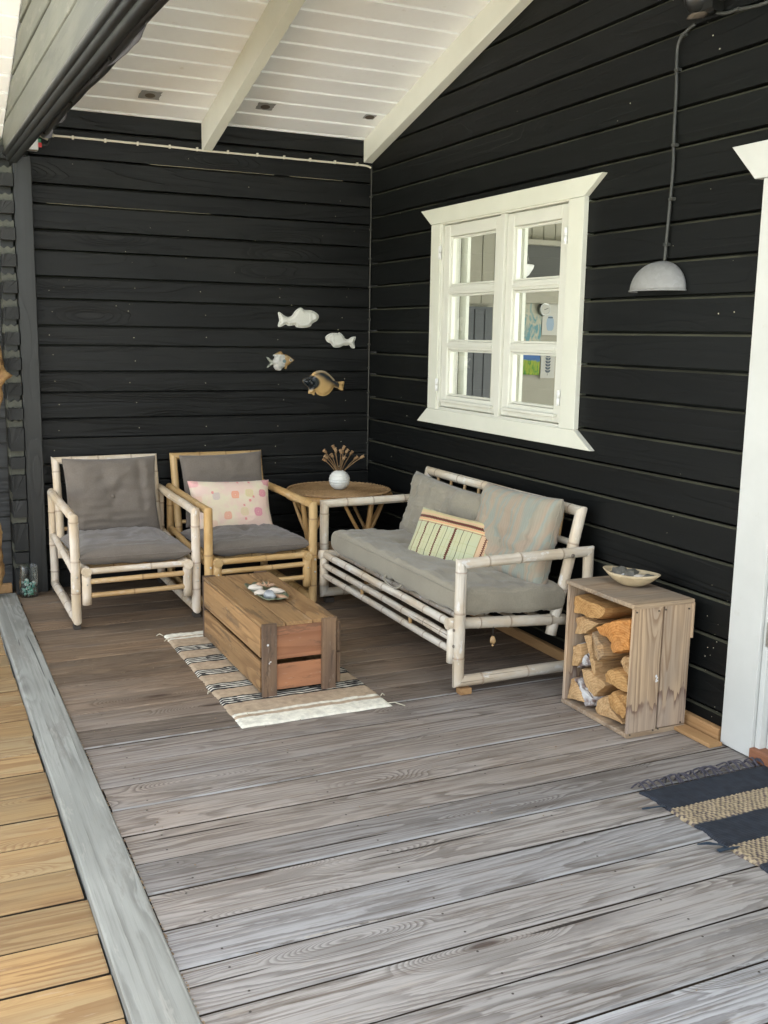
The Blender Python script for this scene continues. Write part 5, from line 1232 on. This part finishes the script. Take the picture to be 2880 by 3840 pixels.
def f4c(u, w, d, p):
    n = noise.noise(Vector((p.x*30, p.y*30, 1)))*.06
    q = .95-.62*u + (0.05 if u > .3 else 0)      # dark upper band running to the tail
    tan_ = (.56, .37, .15); dk = (.022, .030, .036)
    hd = math.hypot((u-.13)/.21, (w-.53)/.24)
    if hd < 1.35: k = min(1, max(0, (1.35-hd)/.25)); return tuple(dk[i]*.5*k+(tan_[i])*(1-k) for i in range(3))
    edge = min(1, d/.016)
    band = math.exp(-((w-(.98-.55*max(0, u-.35)/.5+n))/.21)**2) if u < .86 else 0
    band *= min(1, max(0, (d-.010)/.006)) if w > .6 else 1
    c = tuple(dk[i]*band+tan_[i]*(1-band) for i in range(3))
    if d < .012 and u > .3 and w > .6 and u < .78: c = (.34, .27, .17)
    return c
def f4h(u, w, d, p):
    h = .016*math.sqrt(max(0, 1-(1-min(1, max(0, d-.009)/.03))**2))
    if d < .012 and .2 < u < .8: h += .0011*math.sin(math.atan2(w-.5, u-.5)*70)
    if u > .8: h += .001*math.sin(w*60)
    for a, b in ((.16, .62), (.2, .5), (.1, .55)): h += .006*math.exp(-(((u-a)*.28)**2+((w-b)*.16)**2)/.00008)
    return h
relief('ceramic_flounder', FISH[3], f4h, f4c, M['fishg'], 'glossy ceramic flatfish with black head and tan body, lowest on the wall')
# ---------------------------------------------------------------- firewood crate
M['fw'] = wood('weathered_crate_wood', (.47, .345, .215), (.24, .16, .095), (.08, .05, .03), 'X', .25, 8, 14, .75, .45, .75, .7, .0012, .2, .6, tint2=(.29, .24, .18), patch=((.20, .16, .12), .5, 8))
t = None
LJ = .0055
def stained():
    m = wood('stained_crate_side', (.54, .39, .245), (.26, .17, .10), (.08, .05, .03), 'Z', .16, 9, 16, .8, .45, .75, .7, .0012, .12, .6, tint2=(.35, .28, .21))
    nt = m.node_tree; b = nt.nodes['Principled BSDF']; src = b.inputs['Base Color'].links[0].from_socket
    w = NT.__new__(NT); w.m = m; w.t = nt; w.b = b; w._oc = None
    g_ = w.n('NewGeometry').outputs['Position']; sx_ = w.n('SeparateXYZ'); w.L(g_, sx_.inputs[0])
    nz = w.noise(w.scale(g_, (38, 38, 3)), 1, 2, .5)
    edge = w.math('SUBTRACT', sx_.outputs[2], w.math('MULTIPLY_ADD', nz, .26, .02))
    line = w.math('MULTIPLY', w.ramp(edge, -.060, -.004), w.ramp(edge, .006, .0)); msk = w.ramp(w.noise(g_, 13, 2), .38, .55)
    c = w.mix(w.math('MULTIPLY', w.math('MULTIPLY', line, msk), .75), src, (.095, .035, .022))
    c = w.mix(w.ramp(edge, .02, -.05, 0, .35), c, (.30, .27, .25))
    w.L(c, b.inputs['Base Color']); return m
M['fws'] = stained()
fc = thing('firewood_crate', (-.2, -2.97, 0), 'weathered upright wooden crate filled with firewood beside the sofa', 'crate')
plank('top_board', (-.197, -2.970, .517), (.290, .436, .017), M['fw'], fc, ch=.003, rot=(0, .004, .004))
plank('bottom_board', (-.197, -2.970, .010), (.284, .430, .018), M['fw'], fc, ch=.003)
for y in (-3.177, -2.764):
    plank('side_board', (-.267, y, .264), (.138, .015, .488), M['fws'], fc, ch=.002, wob=.0012, seg=8, seed=2)
    plank('side_board', (-.123, y, .266), (.134, .015, .484), M['fws'], fc, ch=.002, wob=.0012, seg=8, seed=5, rot=(0, .004, 0))
for k, z in enumerate((.09, .255, .42)): plank('back_board', (-.060, -2.970, z), (.012, .395, .155), M['fw'], fc)
plank('rear_lip', (-.052, -3.181, .44), (.012, .016, .14), M['fws'], fc)
for (x, z) in ((-.325, .498), (-.22, .493), (-.188, .495), (-.075, .488), (-.325, .015), (-.215, .018), (-.19, .02), (-.08, .03)): bolt(fc, (x, -3.1845, z), (0, -1, 0), M['hole'], .0035)
V = []; F = []
for (x, z, s) in ((-.214, .235, .005), (-.212, .222, .004), (-.208, .228, .003), (-.213, .215, .004), (-.206, .216, .003)):
    b = len(V)
    for k in range(7): V.append((x+s*math.cos(k*.9), -3.1862, z+s*1.3*math.sin(k*.9)))
    F.append(tuple(range(b, b+7)))
obj('paint_spot', V, F, M['wplastic'], fc, loc=(-.21, -3.186, .22))
def logmat(name, c, c2, c3):
    t = NT(name); v = t.coord(); a = t.noise(t.scale(v, (3, 60, 60)), 1, 3, .6); b = t.noise(v, 12, 4, .65)
    ox = t.n('VectorMath', operation='ADD'); t.L(t.n('TexCoord').outputs['Object'], ox.inputs[0]); ox.inputs[1].default_value = (0, .05, .06)
    ln = t.n('VectorMath', operation='LENGTH'); t.L(t.scale(ox.outputs[0], (0, 1, 1)), ln.inputs[0]); ring = t.math('SINE', t.math('MULTIPLY', t.math('ADD', ln.outputs['Value'], t.math('MULTIPLY', b, .03)), 620)); col = t.mix(t.ramp(b, .35, .65), c, c2); col = t.mix(t.math('MULTIPLY', t.ramp(a, .45, .72), .7), col, c3); col = t.mix(t.math('MULTIPLY', t.ramp(ring, .2, 1), .45), col, c3)
    return t.fin(col, .85, t.bump(t.math('ADD', a, t.math('MULTIPLY', ring, .15)), .7, .003), .15)
M['lg'] = logmat('split_birch', (.58, .39, .20), (.50, .32, .155), (.34, .20, .09)); M['lg2'] = logmat('split_pine', (.55, .33, .135), (.46, .26, .10), (.30, .15, .05)); M['lgo'] = logmat('orange_alder', (.60, .28, .085), (.52, .25, .085), (.34, .12, .025)); M['lgg'] = logmat('greyed_split_wood', (.36, .27, .17), (.48, .30, .14), (.2, .13, .08))
t = NT('birch_bark'); v = t.coord(); n1 = t.noise(t.scale(v, (60, 12, 12)), 1, 3, .6); n_ = t.noise(v, 18, 4, .7)
M['bark'] = t.fin(t.mix(t.ramp(n1, .55, .68), t.mix(t.ramp(n_, .4, .62), (.58, .58, .56), (.20, .14, .12)), (.06, .04, .035)), .5, t.bump(n_, .6, .003), .4)
LB = dict(A=('lg2', 'long flat split log lying on top of the pile in the crate'), B=('lg', 'pale split log under the long top log, left side of the crate'), C=('lgo', 'bright orange knotty log at the upper right of the crate'), D=('lgg', 'grey faced split log in the centre, left of the orange log'),
  E=('lg', 'narrow upright split piece left of the grey faced log'), F=('lg', 'birch log with bark at the left middle of the crate'), G=('lg', 'pale wedge log at the right middle under the orange one'), H=('lg', 'wide wedge shaped log above the birch bark log'),
  I=('lg2', 'orange brown oval log at the right, below the middle'), J=('lg', 'bottom left log with white birch bark on its side'), K=('lg', 'pale bottom log tapering to the right along the crate floor'), L=('lg2', 'oval split log resting on the bottom right log'), M=('lg2', 'small split piece in the lower right corner of the crate'))
for i, (k, (x0, poly)) in enumerate(sorted(LOGS.items())):
    mm, lab = LB[k]
    if k in ('F', 'J', 'D'): ang_ = 0
    poly = [(max(min(y, -2.775), -3.166), max(z, .021)) for y, z in poly]
    V, F, S_, n_ = rough_ext(poly, x0, -.075-x0, i+3, LJ, ang=0., dz=-.02 if min(z for y, z in poly) > .05 else 0)
    cy_ = sum(p[0] for p in poly)/len(poly); cz_ = sum(p[1] for p in poly)/len(poly)
    o = obj('split_log', V, F, M[mm], loc=(x0, cy_, cz_)); tag(o, lab, 'log', 'firewood logs stacked in the crate')
    if k in ('F', 'J'):
        o.data.materials.append(M['bark'])
        for p in o.data.polygons:
            if abs(p.normal.x) < .5 and ((p.normal.y < -.2 and p.normal.z > (-.1 if k == 'J' else -2) and (k == 'J' or p.normal.z < .3))): p.material_index = 1
for k, x0, poly in (('J', -.314, BARKJ), ('F', -.300, BARKF)):
    V, F, S_, n_ = rough_ext([(y, max(z, .02)) for y, z in poly], x0, .16, ord(k), .003)
    par = [q for q in bpy.data.objects if q.get('label') == LB[k][1]][0]; c_ = Vector((x0, poly[0][0], poly[0][1]))
    me = mesh('bark', [Vector(v)-c_ for v in V], F, M['bark']); ob = bpy.data.objects.new('bark', me); COL.objects.link(ob); ob.parent = par; ob.location = c_-par.location
# filler logs deeper in the crate so no emptiness shows between the split faces
for i, (y, z, r) in enumerate(((-2.86, .44, .035), (-3.0, .13, .05), (-3.05, .20, .045), (-2.83, .33, .05), (-2.90, .20, .04), (-2.97, .38, .05), (-2.80, .10, .03), (-3.12, .05, .03))):
    pass
# bowl of shells on the crate
M['bowl'] = wood('pale_spalted_bowl', (.56, .46, .30), (.30, .22, .13), (.12, .08, .04), 'X', 2, 9, 7, .5, .3, .5, .2, .0008, .1, .8, tint2=(.48, .40, .25))
V = []; F = []; n, m = 48, 12; an = math.atan2(-3.006+2.804, -.089+.186)
for i in range(m+1):
    r = i/m
    for k in range(n):
        a = 2*PI*k/n; x = r*.110*math.cos(a)*(1+.08*abs(math.cos(a))**8); y = r*.070*math.sin(a); z = .052*r**2.2+.008*r*r*abs(math.cos(a))**3
        V.append((x*math.cos(an)-y*math.sin(an), x*math.sin(an)+y*math.cos(an), z))
for i in range(m):
    for k in range(n): a = i*n+k; b = i*n+(k+1) % n; F.append((a, b, b+n, a+n))
BX, BY, BZ = -.158, -2.935, .5305
bo = obj('bowl', V, F, M['bowl'], loc=(BX, BY, BZ), rot=(0, 0, 0), smooth=True); s = bo.modifiers.new('s', 'SOLIDIFY'); s.thickness = .005; s.offset = 1
tag(bo, 'oval pale wooden bowl of shells on top of the firewood crate', 'bowl')
M['peb'] = painted('grey_pebble', (.15, .145, .12), (.10, .095, .08), .5, .3, .4)
for i, (dx, dy, dz, sz, mm, lb) in enumerate(((-.022, .045, .030, (.030, .034, .024), 'peb', 'round dark grey pebble at the left in the wooden bowl'), (.0, .005, .034, (.036, .026, .018), 'peb', 'dark oyster shell in the middle of the wooden bowl'), (-.02, .008, .028, (.022, .018, .012), 'shells', 'shiny grey shell fragment in the wooden bowl'),
    (.012, -.035, .028, (.022, .030, .010), 'shell', 'pale shell at the right half of the wooden bowl'), (.036, -.062, .034, (.016, .026, .008), 'peb', 'small dark shell at the right tip of the wooden bowl'), (.02, .03, .030, (.016, .020, .010), 'shellp', 'small tan shell at the back of the wooden bowl'))):
    o = blob('shell', (BX+dx, BY+dy, BZ+dz+.008), tuple(q*1.22 for q in sz), M[mm], None, i+20, .4, 1.8, .5*i, lvl=3); tag(o, lb, 'shell')
# ---------------------------------------------------------------- glass jar of sea glass
t = NT('clear_jar_glass'); gl = t.n('BsdfGlossy'); gl.inputs['Roughness'].default_value = .03
trn = t.n('BsdfTransparent'); trn.inputs[0].default_value = (.93, .96, .95, 1); fr = t.n('LayerWeight'); fr.inputs[0].default_value = .28
mx = t.n('MixShader'); t.L(fr.outputs['Facing'], mx.inputs[0]); t.L(trn.outputs[0], mx.inputs[1]); t.L(gl.outputs[0], mx.inputs[2]); t.L(mx.outputs[0], t.out.inputs[0]); M['jar'] = t.m
JX, JY = -2.176, -.158
V, F = latheVF([(0, .0), (.048, .0), (.051, .004), (.0515, .178), (.0500, .181), (.0485, .178), (.0480, .012), (.044, .008), (0, .008)], 40)
jr = obj('glass_jar', V, F, M['jar'], loc=(JX, JY, .001), rot=(0, 0, 0), smooth=True); tag(jr, 'tall clear glass jar half filled with sea glass at the foot of the corner post', 'jar')
sg = []
for nm, c in (('aqua', (.38, .68, .58)), ('white', (.75, .80, .74)), ('green', (.08, .34, .22)), ('teal', (.20, .50, .45))):
    t = NT(nm+'_sea_glass'); sg.append(t.fin(c, .45))
rr = random.Random(77)
for i in range(64):
    a = rr.uniform(0, 2*PI); r = .037*math.sqrt(rr.random()); z = .014+.09*(i/64)*rr.uniform(.75, 1.05)
    o = blob('sea_glass', (JX+r*math.cos(a), JY+r*math.sin(a), z), (rr.uniform(.007, .012), rr.uniform(.006, .010), rr.uniform(.002, .004)), sg[rr.choice((0, 1, 0, 3, 2) if z < .06 else (0, 1, 1, 3))], None, i, .5, 1.6, rr.uniform(0, 6), lvl=1)
    o.rotation_euler = (rr.uniform(-1.3, 1.3), rr.uniform(-1.3, 1.3), 0); tag(o, 'small frosted piece of green, aqua or white sea glass inside the glass jar', 'sea glass', 'pieces of sea glass in the jar')
# ---------------------------------------------------------------- driftwood pole at the left edge
t = NT('driftwood'); v = t.coord(False); n1 = t.noise(v, 16, 5, .65); n2x = t.noise(v, 60, 3, .7)
M['drift'] = t.fin(t.mix(t.ramp(n1, .35, .65), (.42, .27, .11), (.22, .12, .055)), .8, t.bump(t.math('ADD', n1, t.math('MULTIPLY', n2x, .4)), .9, .012), .2)
P_c = spline([(-2.372, -.17, -.02), (-2.350, -.17, .12), (-2.345, -.17, .28), (-2.362, -.17, .50), (-2.372, -.18, .80), (-2.335, -.17, 1.02), (-2.310, -.17, 1.14), (-2.290, -.17, 1.26), (-2.305, -.17, 1.36), (-2.330, -.17, 1.52), (-2.38, -.17, 1.8), (-2.42, -.17, 2.2)], 10)
V = []; F = []; seg = 18
for i, p in enumerate(P_c):
    for k in range(seg):
        a = 2*PI*k/seg; q = Vector((math.cos(a), math.sin(a), 0)); r = .036*(1+.55*noise.noise(Vector((q.x*1.2, q.y*1.2, p.z*11)))+.3*noise.noise(Vector((q.x*3, q.y*3, p.z*30)))); 
        kn = math.exp(-((p.z-1.245)/.022)**2)*max(0, q.x)**3*.042; V.append(p+q*(r+kn))
for i in range(len(P_c)-1):
    for k in range(seg): a = i*seg+k; b = i*seg+(k+1) % seg; F.append((a, b, b+seg, a+seg))
dw = obj('driftwood_pole', V, F, M['drift'], loc=(-2.33, -.17, 0), smooth=True); tag(dw, 'knobbly ochre driftwood branch standing upright at the left edge of the photo', 'branch')
# crumbs and debris scattered on the deck
rr = random.Random(31); V = []; F = []
for _ in range(240):
    x = rr.uniform(-2.2, -.1); y = rr.uniform(-3.6, -.4) if rr.random() < .7 else rr.uniform(-5.5, -.4); s = rr.uniform(.0012, .004); b = len(V)
    for k in range(5): V.append((x+s*math.cos(k*1.26)*rr.uniform(.6, 1.6), y+s*math.sin(k*1.26), .002))
    V.append((x, y, .0045)); F += [(b+k, b+(k+1) % 5, b+5) for k in range(5)]
for _ in range(420):
    y = -.2-rr.random()*5.4; x = -2.2375+rr.uniform(-.004, .004); s = rr.uniform(.0015, .004); b = len(V)
    for k in range(5): V.append((x+s*math.cos(k*1.26), y+s*math.sin(k*1.26)*1.5, .001))
    V.append((x, y, .004)); F += [(b+k, b+(k+1) % 5, b+5) for k in range(5)]
o = obj('wood_crumbs', V, F, painted('wood_crumb', (.30, .22, .13), (.16, .11, .07), .9), loc=(-1.2, -2, 0)); tag(o, kind='stuff')
tag(o, 'tiny wood crumbs and dry bits scattered over the deck boards', 'debris')
# deck screws in pairs along the boards
V = []; F = []
for k in range(-26, 24):
    yc = -4.097+.178*(k+.5)
    if yc > -1.0 or yc < -5.6: continue
    for x in (-2.12, -1.55, -.98, -.42):
        for dy in (-.05, .05):
            rr = random.Random(int(k*91+x*10+dy*100)); cx_ = x+rr.uniform(-.02, .02); cyy = yc+dy+rr.uniform(-.008, .008); b = len(V)
            for q in range(8): V.append((cx_+.0035*math.cos(q*PI/4), cyy+.0035*math.sin(q*PI/4), .0022))
            F.append(tuple(range(b, b+8)))
o = obj('deck_screw', V, F, M['foot'], base, loc=(-1.1, -3, 0)); o['kind'] = 'stuff'
